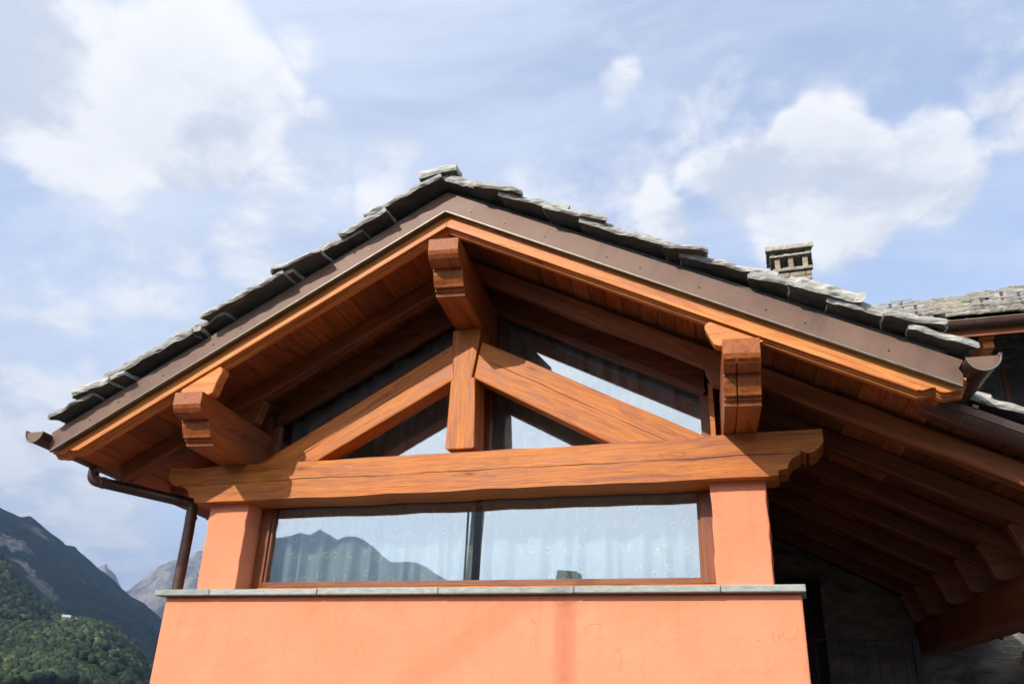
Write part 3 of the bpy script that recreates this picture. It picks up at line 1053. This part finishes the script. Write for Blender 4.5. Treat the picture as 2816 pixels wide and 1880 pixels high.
def upper_window(side, GY=0.26):
    az = 2.375
    xin = 2.36 + side * 0.02
    xout = 0.585 if side < 0 else 4.075
    zl = 0.965
    zi, zo = az - K * abs(xin - RX0), az - K * abs(xout - RX0)
    t = 0.055

    def bar(a, b_, w_, nm, par):
        a, b_ = Vector((a[0], GY, a[1])), Vector((b_[0], GY, b_[1]))
        return timber(nm, a, b_, 0.07, w_, 'wood_frame', par, up=(0, 0, 1) if abs((b_ - a).normalized().z) < 0.9 else (1, 0, 0), wob=0.0, ch=0.004, n=2)
    fr_ = bar((xin, zi - t / 2), (xout, zo - t / 2), t, 'window_frame', house)
    bar((xout, zl), (xout, zo - t), 0.075, 'frame_stile', fr_)
    bar((xin + side * 0.03, zl), (xin + side * 0.03, zi - t), 0.06, 'frame_stile', fr_)
    bar((xin, zl + 0.03), (xout, zl + 0.03), 0.06, 'frame_rail', fr_)
    pts = [(xin, zl), (xout, zl), (xout, zo - 0.02), (xin, zi - 0.02)]
    prism('pane', pts, GY - 0.004, GY + 0.004, 'glass', fr_)
    # boarded strip closing the gap between the frame and the roof boards
    prism('infill_board', [(xin, zi), (xout, zo), (xout, zo + 0.18), (xin, zi + 0.18)], GY - 0.02, GY + 0.03, 'wood_frame', house)


upper_window(-1, 0.25)
upper_window(1, 0.36)
box('jamb_board', 0.50, 0.548, GY - 0.05, GY + 0.05, 0.972, 1.46, 'wood_frame_upright', house)
box('jamb_board', 4.118, 4.150, GY - 0.10, GY + 0.05, 0.972, 1.44, 'wood_truss', house)


# ------------------------------------------------------------------ curtains
def curtain(label, x0, x1, y, z0, ztop, seed):
    nx, nz = int((x1 - x0) / 0.012), 14
    rnd = random.Random(seed)
    ph = rnd.uniform(0, 30)
    v, f, uvs = [], [], []
    arc = 0.0
    for i in range(nx + 1):
        x = x0 + (x1 - x0) * i / nx
        arc += (x1 - x0) / nx * 1.25
        for j in range(nz + 1):
            u = j / nz
            zt = ztop(x)
            wob = 0.038 * math.sin(x * 34 + ph + 1.7 * math.sin(x * 9 + ph)) + 0.014 * math.sin(x * 71 + ph * 2)
            wob *= 0.55 + 0.45 * (1 - u)
            v.append((x + 0.012 * math.sin(x * 20 + u * 2 + ph), y + wob, z0 + (zt - z0) * u))
            uvs.append((arc, z0 + (zt - z0) * u))
    for i in range(nx):
        for j in range(nz):
            a = i * (nz + 1) + j
            f.append((a, a + nz + 1, a + nz + 2, a + 1))
    o = mesh('curtain', v, f, 'curtain_cloth', None, smooth=True)
    lay = o.data.uv_layers.new(name='UVMap')
    for lp_ in o.data.loops:
        lay.data[lp_.index].uv = uvs[lp_.vertex_index]
    tag(o, label, 'curtain', 'sheer curtains behind the glazing')


roofline = lambda az: (lambda x: az - K * abs(x - RX0))
curtain('sheer curtain behind the left part of the long lower window', 0.70, 2.33, 0.335, 0.07, lambda x: 0.95, 1)
curtain('sheer curtain behind the right part of the long lower window', 2.40, 4.02, 0.335, 0.07, lambda x: 0.95, 2)
curtain('flower-print curtain behind the upper glazing left of the king post', 0.62, 2.34, 0.39, 0.955, roofline(2.36), 3)
curtain('flower-print curtain behind the upper glazing right of the king post', 2.38, 4.04, 0.46, 0.955, roofline(2.36), 4)
# ------------------------------------------------------------------ neighbouring stone house, up the slope behind
nh = thing('stone_house', 'old stone house with slab roof and copper gutter behind the salmon house on the right', 'house', (8.5, 9.5, GZ))
NY, NZ, NP = 9.0, 5.46, 0.55           # eave line and pitch


def nroof(x, t):
    return Vector((x, NY - 0.55 + t, NZ + NP * t))


vv = []
for dzz in (0.0, 0.14):
    for x, t in ((3.2, 0.0), (14.5, 0.0), (14.5, 6.4), (9.4, 6.2), (6.4, 3.75), (3.2, 3.2)):
        p = nroof(x, t)
        vv.append((p.x, p.y, p.z + dzz - 0.16))
n6 = 6
nr = mesh('roof', vv, [tuple(range(5, -1, -1)), tuple(range(6, 12))] + [(i, (i + 1) % 6, 6 + (i + 1) % 6, 6 + i) for i in range(6)], 'slate_warm', nh)
nth = math.atan(NP)
row = 0
t = 0.0
while t < 6.2:
    x = 5.6 + random.uniform(0, 0.4)
    while x < 11.2:
        w_ = random.uniform(0.45, 0.85)
        tmax = np.interp(x, [3.2, 6.4, 9.4], [3.2, 3.75, 6.2])
        if t < tmax - 0.1:
            me = slab_mesh(0.80, w_ - 0.02, random.uniform(0.05, 0.09), 20000 + row * 97 + int(x * 31), 'slate_warm')
            o = bpy.data.objects.new('roof_slab', me)
            p = nroof(x + w_, t + 0.62)
            link(o, nr, frame(p + Vector((0, 0, 0.0 + random.uniform(0, 0.02))), Vector((0, -math.cos(nth), -math.sin(nth) + 0.09 + random.uniform(-0.02, 0.03))), (0, -math.sin(nth), math.cos(nth))))
        x += w_
    t += 0.52
    row += 1
# snow guards: two bars on a post
SNOW = ((6.98, 0.25), (8.03, 0.42), (8.75, 0.95), (6.72, 1.15), (7.0, 1.7), (8.62, 1.45), (8.75, 0.28))
for (x, t_) in SNOW:
    p = nroof(x, t_) + Vector((0, 0, 0.05))
    sg = box('snow_guard', p.x - 0.022, p.x + 0.022, p.y - 0.02, p.y + 0.02, p.z - 0.05, p.z + 0.30, 'copper_dark', nh)
    for hh in (0.16, 0.28):
        box('bar', p.x - 0.19, p.x + 0.19, p.y - 0.035, p.y - 0.02, p.z + hh - 0.014, p.z + hh + 0.014, 'grey_metal', sg)
box('fascia_board', 3.2, 14.5, NY - 0.535, NY - 0.50, NZ - 0.30, NZ - 0.17, 'wood_rafter', nh)
vg = []
ng = 12
for x in (3.4, 14.4):
    for k in range(ng + 1):
        a = math.pi + math.pi * k / ng
        vg.append((x, NY - 0.64 + 0.09 * math.cos(a), NZ - 0.09 + 0.10 * math.sin(a)))
ngut = mesh('gutter', vg, [(i, i + 1, ng + 2 + i, ng + 1 + i) for i in range(ng)], 'copper_dark', nh, smooth=True)
tube('bead', [(3.4, NY - 0.73, NZ - 0.085), (14.4, NY - 0.73, NZ - 0.085)], 0.016, 'copper', ngut, sides=8)
for x in (6.9, 7.62, 8.5, 9.4):
    box('bracket', x - 0.015, x + 0.015, NY - 0.74, NY - 0.50, NZ - 0.08, NZ - 0.055, 'dark_metal', ngut)
WY = NY + 1.3
for x in (6.5, 7.95, 9.2, 10.4):
    box('rafter_end', x - 0.09, x + 0.09, WY - 1.70, WY + 0.1, NZ - 0.30, NZ - 0.18, 'wood_barge', nh, bevel=0.01)
    box('rafter_end', x - 0.08, x + 0.08, WY - 1.62, WY + 0.1, NZ - 0.44, NZ - 0.31, 'wood_barge', nh, bevel=0.01)
box('wall', 3.6, 14.0, WY, WY + 4.0, GZ, NZ + 0.82, 'mortar', nh)
# courses of split stone on the part of the wall that shows
box('lintel', 7.95, 9.7, WY - 0.05, WY + 0.1, 5.25, 5.4, 'rubble', nh, bevel=0.02)
win = box('window', 8.42, 9.45, WY - 0.012, WY - 0.006, 3.4, 5.24, 'room_dark', nh)
box('window_frame', 8.44, 8.50, WY - 0.03, WY - 0.013, 3.42, 5.22, 'wood_frame_upright', win)
box('window_frame', 8.92, 8.98, WY - 0.03, WY - 0.013, 3.42, 5.22, 'wood_frame_upright', win)
z = 3.0
si = 0
while z < NZ + 0.75:
    hh = random.uniform(0.06, 0.15)
    x = 6.4 + random.uniform(0, 0.2)
    while x < 10.6:
        w_ = random.uniform(0.16, 0.5)
        inwin = (8.36 < x + w_ and x < 9.5 and z < 5.4)
        if not inwin and x < 8.9:
            rnd = random.Random(si)
            y0 = WY - rnd.uniform(0.02, 0.09)
            a = [rnd.uniform(-0.012, 0.012) for _ in range(8)]
            v = [(x + 0.008 + a[0], y0 + a[1], z + 0.008), (x + w_ - 0.008 + a[2], y0 + a[3], z + 0.008 + a[4]), (x + w_ - 0.01 + a[5], y0 + a[6], z + hh - 0.008), (x + 0.01, y0 + a[7], z + hh - 0.008 + a[0])]
            v += [(p[0], WY + 0.02, p[2]) for p in v]
            mesh('stone', v, [(0, 1, 2, 3), (7, 6, 5, 4), (0, 4, 5, 1), (1, 5, 6, 2), (2, 6, 7, 3), (3, 7, 4, 0)], 'rubble', nh, bevel=0.012, seg=1)
            si += 1
        x += w_
    z += hh
# chimney on its roof
CY = 13.0
ch = box('chimney', 4.86, 5.62, CY - 0.32, CY + 0.40, 7.6, 8.98, 'mortar', nh)
z = 8.0
ci = 0
while z < 8.94:
    hh = random.uniform(0.09, 0.16)
    hh = min(hh, 8.97 - z)
    x = 4.84
    while x < 5.60:
        w_ = min(random.uniform(0.14, 0.42), 5.64 - x)
        y0 = CY - 0.34 - random.uniform(0, 0.03)
        v = [(x + 0.006, y0, z + 0.006), (x + w_ - 0.006, y0 + random.uniform(-.01, .01), z + 0.006), (x + w_ - 0.006, y0, z + hh - 0.006), (x + 0.006, y0, z + hh - 0.006)]
        v += [(p[0], CY - 0.31, p[2]) for p in v]
        mesh('stone', v, [(0, 1, 2, 3), (7, 6, 5, 4), (0, 4, 5, 1), (1, 5, 6, 2), (2, 6, 7, 3), (3, 7, 4, 0)], 'rubble_light', ch, bevel=0.014, seg=1)
        x += w_
    z += hh
for zz, x0, x1, th_ in ((8.98, 4.78, 5.67, 0.075), (9.36, 4.74, 5.68, 0.05), (9.56, 4.66, 5.74, 0.11)):
    me = slab_mesh(x1 - x0, 0.86, th_, int(zz * 100), 'slate_warm')
    o = bpy.data.objects.new('cap_slab', me)
    link(o, ch, frame(Vector((x0, CY - 0.40, zz)), Vector((1, 0, 0.006)), (0, 0, 1)))
for x in (4.90, 5.20, 5.52):
    for y in (CY - 0.33, CY + 0.28):
        box('pillar', x - 0.055, x + 0.065, y, y + 0.13, 9.05, 9.37, 'rubble_light', ch, bevel=0.015)
for x in (4.82, 5.60):
    box('pillar', x - 0.06, x + 0.06, CY - 0.30, CY + 0.34, 9.40, 9.57, 'rubble', ch, bevel=0.015)

# ------------------------------------------------------------------ behind the viewer: seen in the panes and by its shadow
mast = tube('antenna_mast', [(-2.26, -11.49, GZ), (-2.26, -11.49, 3.0), (-2.26, -11.49, 7.62)], 0.027, 'grey_metal', None, sides=10)
tag(mast, 'thin metal mast whose soft shadow falls down the salmon wall', 'mast')
PX, PY = 0.02, -5.75
pole = thing('cable_post', 'dark grey post mirrored in the lower window pane', 'post', (PX, PY, GZ))
v, f = [], []
for i, (z, r_) in enumerate(((GZ, 0.115), (0.0, 0.105), (1.4, 0.10), (2.55, 0.095))):
    for k in range(14):
        a = 2 * math.pi * k / 14
        v.append((PX + r_ * math.cos(a) + 0.03 * (z - GZ), PY + r_ * math.sin(a), z))
for i in range(3):
    for k in range(14):
        f.append((i * 14 + k, i * 14 + (k + 1) % 14, i * 14 + 14 + (k + 1) % 14, i * 14 + 14 + k))
f.append(tuple(range(42, 56)))
sh = mesh('shaft', v, f, 'grey_metal', pole, smooth=True)
box('post_cap', PX + 0.147 - 0.12, PX + 0.147 + 0.12, PY - 0.12, PY + 0.12, 2.551, 2.58, 'grey_metal', pole, bevel=0.01)
random.seed(5)
random.seed(5)

# overhead cable slung from the mast
ca, cb_ = Vector((-2.26, -11.49, 7.5)), Vector((-9.5, -11.9, 4.2))
wire = [ca.lerp(cb_, t_ / 24) - Vector((0, 0, 0.35 * math.sin(math.pi * t_ / 24))) for t_ in range(25)]
tag(tube('overhead_cable', wire, 0.0075, 'dark_metal', None, sides=6), 'overhead cable whose faint diagonal shadow crosses the salmon wall', 'cable')

q, b = new_mat('render_grey')
q.set(b, 'Base Color', q.ramp(q.noise(q.node('ShaderNodeTexCoord').outputs['Object'], 1.5, 5.0), [(0.3, (0.20, 0.18, 0.155)), (0.7, (0.30, 0.27, 0.23))]))
b.inputs['Roughness'].default_value = 0.9
oh = thing('village_house', 'low village house whose chimney top is mirrored in the lower window pane', 'house', (-3.0, -21.5, GZ - 1))
box('wall', -9.0, 3.0, -24.0, -19.3, GZ - 2, 1.0, 'render_grey', oh)
prism('roof', [(-24.6, 0.95), (-18.7, 0.95), (-21.65, 2.45)], -9.5, 3.4, 'slate', oh, Matrix(((0, 1, 0, 0), (1, 0, 0, 0), (0, 0, 1, 0), (0, 0, 0, 1))))
c2 = box('chimney', -2.35, -1.75, -20.1, -19.6, 1.0, 2.72, 'render_grey', oh, bevel=0.02)
for x in (-2.29, -1.81):
    box('pillar', x - 0.04, x + 0.04, -20.05, -19.65, 2.72, 3.10, 'render_grey', c2)
prism('cap_slab', [(-2.42, 3.16), (-2.40, 3.10), (-1.71, 3.10), (-1.70, 3.14), (-1.76, 3.42), (-2.36, 3.46)], -20.2, -19.55, 'slate', c2, bevel=0.01)


# ------------------------------------------------------------------ mountains
def pol(az, r_, z):
    return Vector((CAM.x + r_ * math.sin(R(az)), CAM.y + r_ * math.cos(R(az)), z))


def mtn_material(name, forest, forest2, rock, grass, scars, treeline, fscale, rockiness):
    """forest, rock and pasture by height and noise; scars are bare faces at fixed places"""
    q, b = new_mat(name)
    pos = q.node('ShaderNodeNewGeometry').outputs['Position']
    sp = q.node('ShaderNodeSeparateXYZ', None, i0=pos)
    nb = q.noise(pos, fscale, 9.0, 0.68)
    nl = q.noise(pos, fscale * 0.13, 5.0, 0.6)
    vo = q.node('ShaderNodeTexVoronoi', {'feature': 'F1'}, Vector=pos, Scale=fscale * 4.2).outputs[0]
    col = q.ramp(vo, [(0.1, forest2), (0.8, forest)])
    col = q.mixc(q.sm(nb, 0.42, 0.65, 0.0, 0.8), col, tuple(c * 0.5 for c in forest))
    if grass:
        col = q.mixc(q.sm(nl, 0.60, 0.66, 0.0, 0.75), col, grass)
    hz_ = q.m('ADD', sp.outputs[2], q.m('MULTIPLY', q.m('SUBTRACT', nb, 0.5), rockiness))
    col = q.mixc(q.sm(hz_, treeline, treeline * 1.18 + 20), col, q.mixc(q.sm(nb, 0.4, 0.62), rock, tuple(c * 0.45 for c in rock)))
    for (p, rad, st_) in scars:
        dd = q.vm('DISTANCE', pos, tuple(p), out=1)
        mk = q.sm(q.m('ADD', q.m('DIVIDE', dd, rad), q.m('MULTIPLY', q.m('SUBTRACT', nb, 0.5), 2.6)), 1.0, 0.72, 0.0, st_)
        col = q.mixc(mk, col, q.mixc(q.sm(q.noise(pos, fscale * 2.6, 6.0, 0.7), 0.42, 0.6), (0.30, 0.255, 0.215), (0.10, 0.095, 0.08)))
    q.set(b, 'Base Color', col)
    b.inputs['Roughness'].default_value = 0.95
    b.inputs['Specular IOR Level'].default_value = 0.05
    bump(q, b, q.m('ADD', vo, nb), 0.8, 6.0)


def mountain(name, prof, r0, r1, zb, mat, amp, nscale, na=200, nr_=70, power=1.1, az_lo=None, az_hi=None, sign=1):
    """ridge whose crest follows (azimuth, elevation) pairs at distance r1; local relief from fractal noise"""
    azs = [p[0] for p in prof]
    els = [p[1] for p in prof]
    lo, hi = az_lo or min(azs), az_hi or max(azs)
    v, f = [], []
    for i in range(na + 1):
        az = lo + (hi - lo) * i / na
        el = np.interp(az, azs, els)
        for j in range(nr_ + 1):
            u = j / nr_ * 1.35
            r_ = r0 + (r1 - r0) * u
            crest = r1 * math.tan(R(el)) + CAM.z
            if u <= 1:
                h = zb + (crest - zb) * u ** power
                k_ = math.sin(math.pi * min(u, 1.0)) ** 0.8
            else:
                h = crest - (u - 1) * (crest - zb) * 1.4
                k_ = 0.4
            p = pol(az * sign if sign > 0 else az, r_, 0)
            nz = mnoise.fractal(p * nscale, 0.9, 2.1, 7)
            v.append((p.x, p.y, h + amp * nz * (0.25 + k_)))
    m_ = nr_ + 1
    for i in range(na):
        for j in range(nr_):
            f.append((i * m_ + j, (i + 1) * m_ + j, (i + 1) * m_ + j + 1, i * m_ + j + 1))
    o = mesh(name, v, f, mat, None, smooth=True)
    o['kind'] = 'structure'
    return o


mtn_material('mtn_forest', (0.010, 0.018, 0.012), (0.024, 0.036, 0.020), (0.16, 0.145, 0.125), None,
             [(pol(-49.2, 2380, 315), 70, 0.75), (pol(-48.5, 2250, 255), 42, 0.7), (pol(-48.0, 2750, 420), 42, 0.6), (pol(-47.2, 2200, 215), 50, 0.5),
              (pol(-44.9, 2350, 245), 24, 0.5)], 900, 0.02, 100)
mtn_material('mtn_rock', (0.05, 0.055, 0.035), (0.06, 0.07, 0.04), (0.24, 0.21, 0.175), None, [], 520, 0.009, 900)
mtn_material('hill_cover', (0.030, 0.052, 0.016), (0.050, 0.078, 0.022), (0.12, 0.11, 0.08), (0.13, 0.125, 0.045), [], 9000, 0.05, 10)

mountain('mountain', [(-75, 16), (-60, 13.2), (-54, 11.4), (-50.14, 10.05), (-48.9, 9.6), (-48.5, 9.72), (-47.6, 9.1), (-46.7, 8.6), (-46.2, 8.15), (-45.7, 8.12),
                      (-44.8, 7.7), (-43.74, 7.05), (-42.76, 6.3), (-42.05, 5.85), (-41.05, 5.45), (-40.1, 4.6), (-39.2, 3.4), (-37.5, 2.0), (-34, 0.8), (-28, -0.5)],
         900, 2900, -60, 'mtn_forest', 42, 0.005, 320, 130)
mountain('mountain', [(-62, 6.0), (-46.2, 6.9), (-44.6, 6.9), (-44.1, 7.2), (-43.8, 7.35), (-43.2, 6.9), (-42.7, 6.4), (-42.3, 6.0), (-41.6, 6.9), (-40.9, 7.7), (-40.2, 8.3), (-39.8, 8.15), (-39.4, 8.0), (-38.6, 8.3), (-36, 8.0), (-30, 7.2), (-20, 6)],
         5200, 7800, -50, 'mtn_rock', 210, 0.0022, 240, 70, 0.9)
# the range across the valley, behind the viewer, mirrored in the panes (azimuth from straight back)
back = [(-75, 7.0), (-55, 8.6), (-42, 9.4), (-36, 9.8), (-33.5, 10.35), (-32.7, 10.72), (-32.1, 10.55), (-31.3, 11.05), (-30.3, 10.35), (-29.3, 10.82), (-28.6, 10.6), (-27.9, 10.2), (-27.1, 9.5),
        (-26.4, 9.0), (-25.6, 9.15), (-24.9, 9.22), (-24.1, 8.95), (-23.3, 8.5), (-22.3, 8.0), (-20, 6.6), (-15, 5.2), (0, 4.5), (20, 5.5), (60, 7)]
back_r = [(180 - a, e) for a, e in back][::-1]
mountain('mountain', back_r, 1500, 4600, -120, 'mtn_forest', 30, 0.003, 220, 40)


# ------------------------------------------------------------------ wooded hills
def hill_h(prof, r0, r1, zb, power, az, r_):
    el = np.interp(az, [p[0] for p in prof], [p[1] for p in prof])
    crest = r1 * math.tan(R(el)) + CAM.z
    u = (r_ - r0) / (r1 - r0)
    if u <= 1:
        return zb + (crest - zb) * max(u, 0) ** power
    return crest - (u - 1) * (crest - zb) * 1.3


def hill(name, prof, r0, r1, zb, power, amp, nscale):
    v, f = [], []
    na, nr_ = 120, 60
    lo, hi = prof[0][0], prof[-1][0]
    for i in range(na + 1):
        az = lo + (hi - lo) * i / na
        for j in range(nr_ + 1):
            r_ = r0 + (r1 - r0) * 1.3 * j / nr_
            p = pol(az, r_, 0)
            v.append((p.x, p.y, hill_h(prof, r0, r1, zb, power, az, r_) + amp * mnoise.fractal(p * nscale, 0.9, 2.1, 5)))
    m_ = nr_ + 1
    for i in range(na):
        for j in range(nr_):
            f.append((i * m_ + j, (i + 1) * m_ + j, (i + 1) * m_ + j + 1, i * m_ + j + 1))
    o = mesh(name, v, f, 'hill_cover', None, smooth=True)
    o['kind'] = 'structure'


SPUR = [(-60, 9.2), (-53, 8.0), (-49.36, 7.0), (-48.0, 5.9), (-46.8, 5.1), (-45.9, 4.5), (-45, 3.7), (-43, 2.4), (-40, 1.0)]
KNOLL = [(-60, 4.2), (-54, 4.35), (-50, 4.15), (-47.8, 4.05), (-46.2, 4.25), (-45.2, 4.30), (-44.2, 4.25), (-43.0, 3.85), (-41.8, 3.1), (-40.7, 2.3), (-40.1, 1.3), (-39.2, -0.3), (-37, -2.5), (-33, -5)]
SHOULDER = [(-47, 3.9), (-44, 4.0), (-42.6, 3.9), (-41.4, 3.2), (-40.2, 2.3), (-38.8, 1.0), (-37, -0.5), (-30, -2)]
HILLS = [(SPUR, 700, 1250, 12, 1.15, 5, 0.010), (KNOLL, 330, 900, -32, 1.05, 4, 0.012), (SHOULDER, 950, 1650, -20, 1.1, 6, 0.006)]
for i, h_ in enumerate(HILLS):
    hill('hill', *h_)

q, b = new_mat('foliage_far')
at_ = q.node('ShaderNodeAttribute', {'attribute_name': 'tint'})
pos = q.node('ShaderNodeNewGeometry').outputs['Position']
nn = q.noise(pos, 0.55, 5.0, 0.7)
col = q.ramp(at_.outputs['Fac'], [(0.0, (0.018, 0.028, 0.016)), (0.45, (0.040, 0.058, 0.026)), (0.8, (0.075, 0.095, 0.040)), (1.0, (0.13, 0.125, 0.055))])
col = q.mixc(q.sm(nn, 0.5, 0.66, 0.0, 0.7), col, (0.012, 0.02, 0.009))
q.set(b, 'Base Color', col)
b.inputs['Roughness'].default_value = 0.9
b.inputs['Specular IOR Level'].default_value = 0.1
bump(q, b, nn, 1.0, 1.2)


def wood_mass(name, label, hillargs, count, size, az_lo, az_hi, seed, clear):
    """one far-off wood: thousands of lumpy crowns on a hillside, one object"""
    rng = np.random.default_rng(seed)
    bm = bmesh.new()
    bmesh.ops.create_icosphere(bm, subdivisions=1, radius=1.0)
    bv = np.array([tuple(v.co) for v in bm.verts])
    bf = np.array([[v.index for v in fc.verts] for fc in bm.faces])
    bm.free()
    prof, r0, r1, zb, power, amp, nscale = hillargs
    V, F, T = [], [], []
    n = 0
    tries = 0
    while n < count and tries < count * 6:
        tries += 1
        az = rng.uniform(az_lo, az_hi)
        r_ = r0 + (r1 * 1.06 - r0) * rng.uniform(0.03, 1) ** 0.8
        p = pol(az, r_, 0)
        gap = mnoise.noise(p * 0.018 + Vector((seed, 0, 0)))
        if gap > clear:
            continue
        zg = hill_h(prof, r0, r1, zb, power, az, r_) + amp * mnoise.fractal(p * nscale, 0.9, 2.1, 5)
        s_ = size * rng.uniform(0.6, 1.35)
        con = rng.random() < 0.28
        sc = np.array([s_ * 0.62, s_ * 0.62, s_ * 1.15]) if con else np.array([s_, s_, s_ * rng.uniform(0.75, 1.1)])
        ph = rng.uniform(0, 60)
        lump = 1 + 0.30 * np.sin(bv[:, 0] * 4.1 + ph) * np.sin(bv[:, 1] * 3.7 + ph * 1.3) * np.sin(bv[:, 2] * 3.3 + ph * .7) + rng.uniform(-0.26, 0.26, len(bv))
        vv_ = bv * lump[:, None]
        if con:
            vv_[:, :2] *= np.clip(1.05 - (vv_[:, 2:3] + 1) / 2.1, 0.05, 1) * 1.5
        vv_ = vv_ * sc + np.array([p.x, p.y, zg + s_ * 0.75])
        V.append(vv_)
        F.append(bf + n * len(bv))
        tone = np.clip(0.42 + 0.5 * mnoise.noise(p * 0.01 + Vector((0, seed, 3))) + rng.normal(0, 0.20) - (0.25 if con else 0), 0, 1)
        T.append(np.full(len(bv), tone))
        n += 1
    V = np.concatenate(V).astype(np.float32)
    F = np.concatenate(F).astype(np.int32)
    T = np.concatenate(T).astype(np.float32)
    me = bpy.data.meshes.new(name)
    me.vertices.add(len(V))
    me.vertices.foreach_set('co', V.ravel())
    me.loops.add(F.size)
    me.loops.foreach_set('vertex_index', F.ravel())
    me.polygons.add(len(F))
    me.polygons.foreach_set('loop_start', np.arange(0, F.size, 3, dtype=np.int32))
    me.polygons.foreach_set('loop_total', np.full(len(F), 3, dtype=np.int32))
    a = me.attributes.new('tint', 'FLOAT', 'POINT')
    a.data.foreach_set('value', T)
    me.update()
    me.materials.append(MAT['foliage_far'])
    o = bpy.data.objects.new(name, me)
    link(o)
    o['kind'] = 'stuff'
    o['label'] = label
    o['category'] = 'forest'


wood_mass('forest', 'mixed wood with clearings on the near sunlit knoll at the lower left', HILLS[1], 9000, 3.3, -51.5, -37.5, 3, 0.20)
wood_mass('forest', 'dark wooded spur rising behind the knoll at the left edge', HILLS[0], 3600, 4.6, -52, -43, 8, 0.45)
wood_mass('forest', 'hazy wooded lower slope just left of the house wall', HILLS[2], 3000, 5.5, -46, -37, 15, 0.40)

# farm buildings on the knoll's crest
q, b = new_mat('farm_white')
q.set(b, 'Base Color', q.ramp(q.noise(q.node('ShaderNodeTexCoord').outputs['Object'], 0.6), [(0.3, (0.36, 0.345, 0.32)), (0.7, (0.46, 0.445, 0.42))]))
for (az, dr_, w_, h_, lab) in ((-45.25, 0.955, 6, 4.6, 'white farmhouse at the top of the wooded knoll'), (-44.8, 0.96, 12, 2.4, 'long low grey barn beside the white farmhouse on the knoll'),
                               (-44.35, 0.95, 8, 2.0, 'small grey shed at the right end of the farm on the knoll')):
    r_ = 900 * dr_
    p = pol(az, r_, hill_h(*HILLS[1][:5], az, r_) + 0.4)
    fh = thing('farmhouse', lab, 'farm building', p)
    m_ = Matrix.Translation(p) @ Matrix.Rotation(R(-az), 4, 'Z')
    wl = box('wall', -w_ / 2, w_ / 2, -3.5, 3.5, -4, h_, 'farm_white' if 'white farmhouse at' in lab else 'render_grey', fh, m_)
    prism('roof', [(-4.3, h_ - 0.2), (4.3, h_ - 0.2), (0, h_ + 2.2)], -w_ / 2 - 0.6, w_ / 2 + 0.6, 'slate', fh, m_ @ Matrix.Rotation(R(90), 4, 'Z'))
    for k in range(3):
        xx = -w_ / 2 + w_ * (k + 0.5) / 3
        box('window', xx - 0.5, xx + 0.5, -3.53, -3.49, h_ * 0.45, h_ * 0.7, 'room_dark', fh, m_)

# ------------------------------------------------------------------ air
hz = bpy.data.materials.new('air')
hz.use_nodes = True
q = NT(hz.node_tree)
q.n.clear()
ho = q.node('ShaderNodeOutputMaterial')
pv = q.node('ShaderNodeVolumePrincipled')
pv.inputs['Color'].default_value = (0.40, 0.63, 1.0, 1.0)
pv.inputs['Density'].default_value = 0.00010
pv.inputs['Anisotropy'].default_value = 0.5
q.l.new(pv.outputs[0], ho.inputs['Volume'])
MAT['air'] = hz
air = box('haze', -14000, 14000, -14000, 14000, -400, 1560, 'air')
air['kind'] = 'stuff'
air['label'] = 'thin blue haze filling the valley air'
air['category'] = 'haze'

# ------------------------------------------------------------------ cumulus that keeps the dark mountain in shade
q, b = new_mat('cloud_white')
q.set(b, 'Base Color', (0.85, 0.86, 0.88))
b.inputs['Roughness'].default_value = 1.0
b.inputs['Specular IOR Level'].default_value = 0.0
foot = pol(-45.5, 2450, 260)
cc = foot - SUN_DIR * ((2750 - foot.z) / -SUN_DIR.z)
bm = bmesh.new()
bmesh.ops.create_icosphere(bm, subdivisions=5, radius=1.0)
ax = Vector((math.cos(R(45.5)), math.sin(R(45.5)), 0))       # across the line of sight
ay = Vector((-ax.y, ax.x, 0))
cv, cf = [], []
for vtx in bm.verts:
    k_ = 1 + 0.22 * mnoise.fractal(vtx.co * 2.2, 0.9, 2.1, 5)
    z_ = vtx.co.z * (190 if vtx.co.z > 0 else 45)
    cv.append(cc + ax * (vtx.co.x * 1750 * k_) + ay * (vtx.co.y * 980 * k_) + Vector((0, 0, z_ * k_)))
cf = [tuple(v.index for v in fc.verts) for fc in bm.faces]
bm.free()
cl = mesh('cloud', cv, cf, 'cloud_white', None, smooth=True)
cl['kind'] = 'structure'
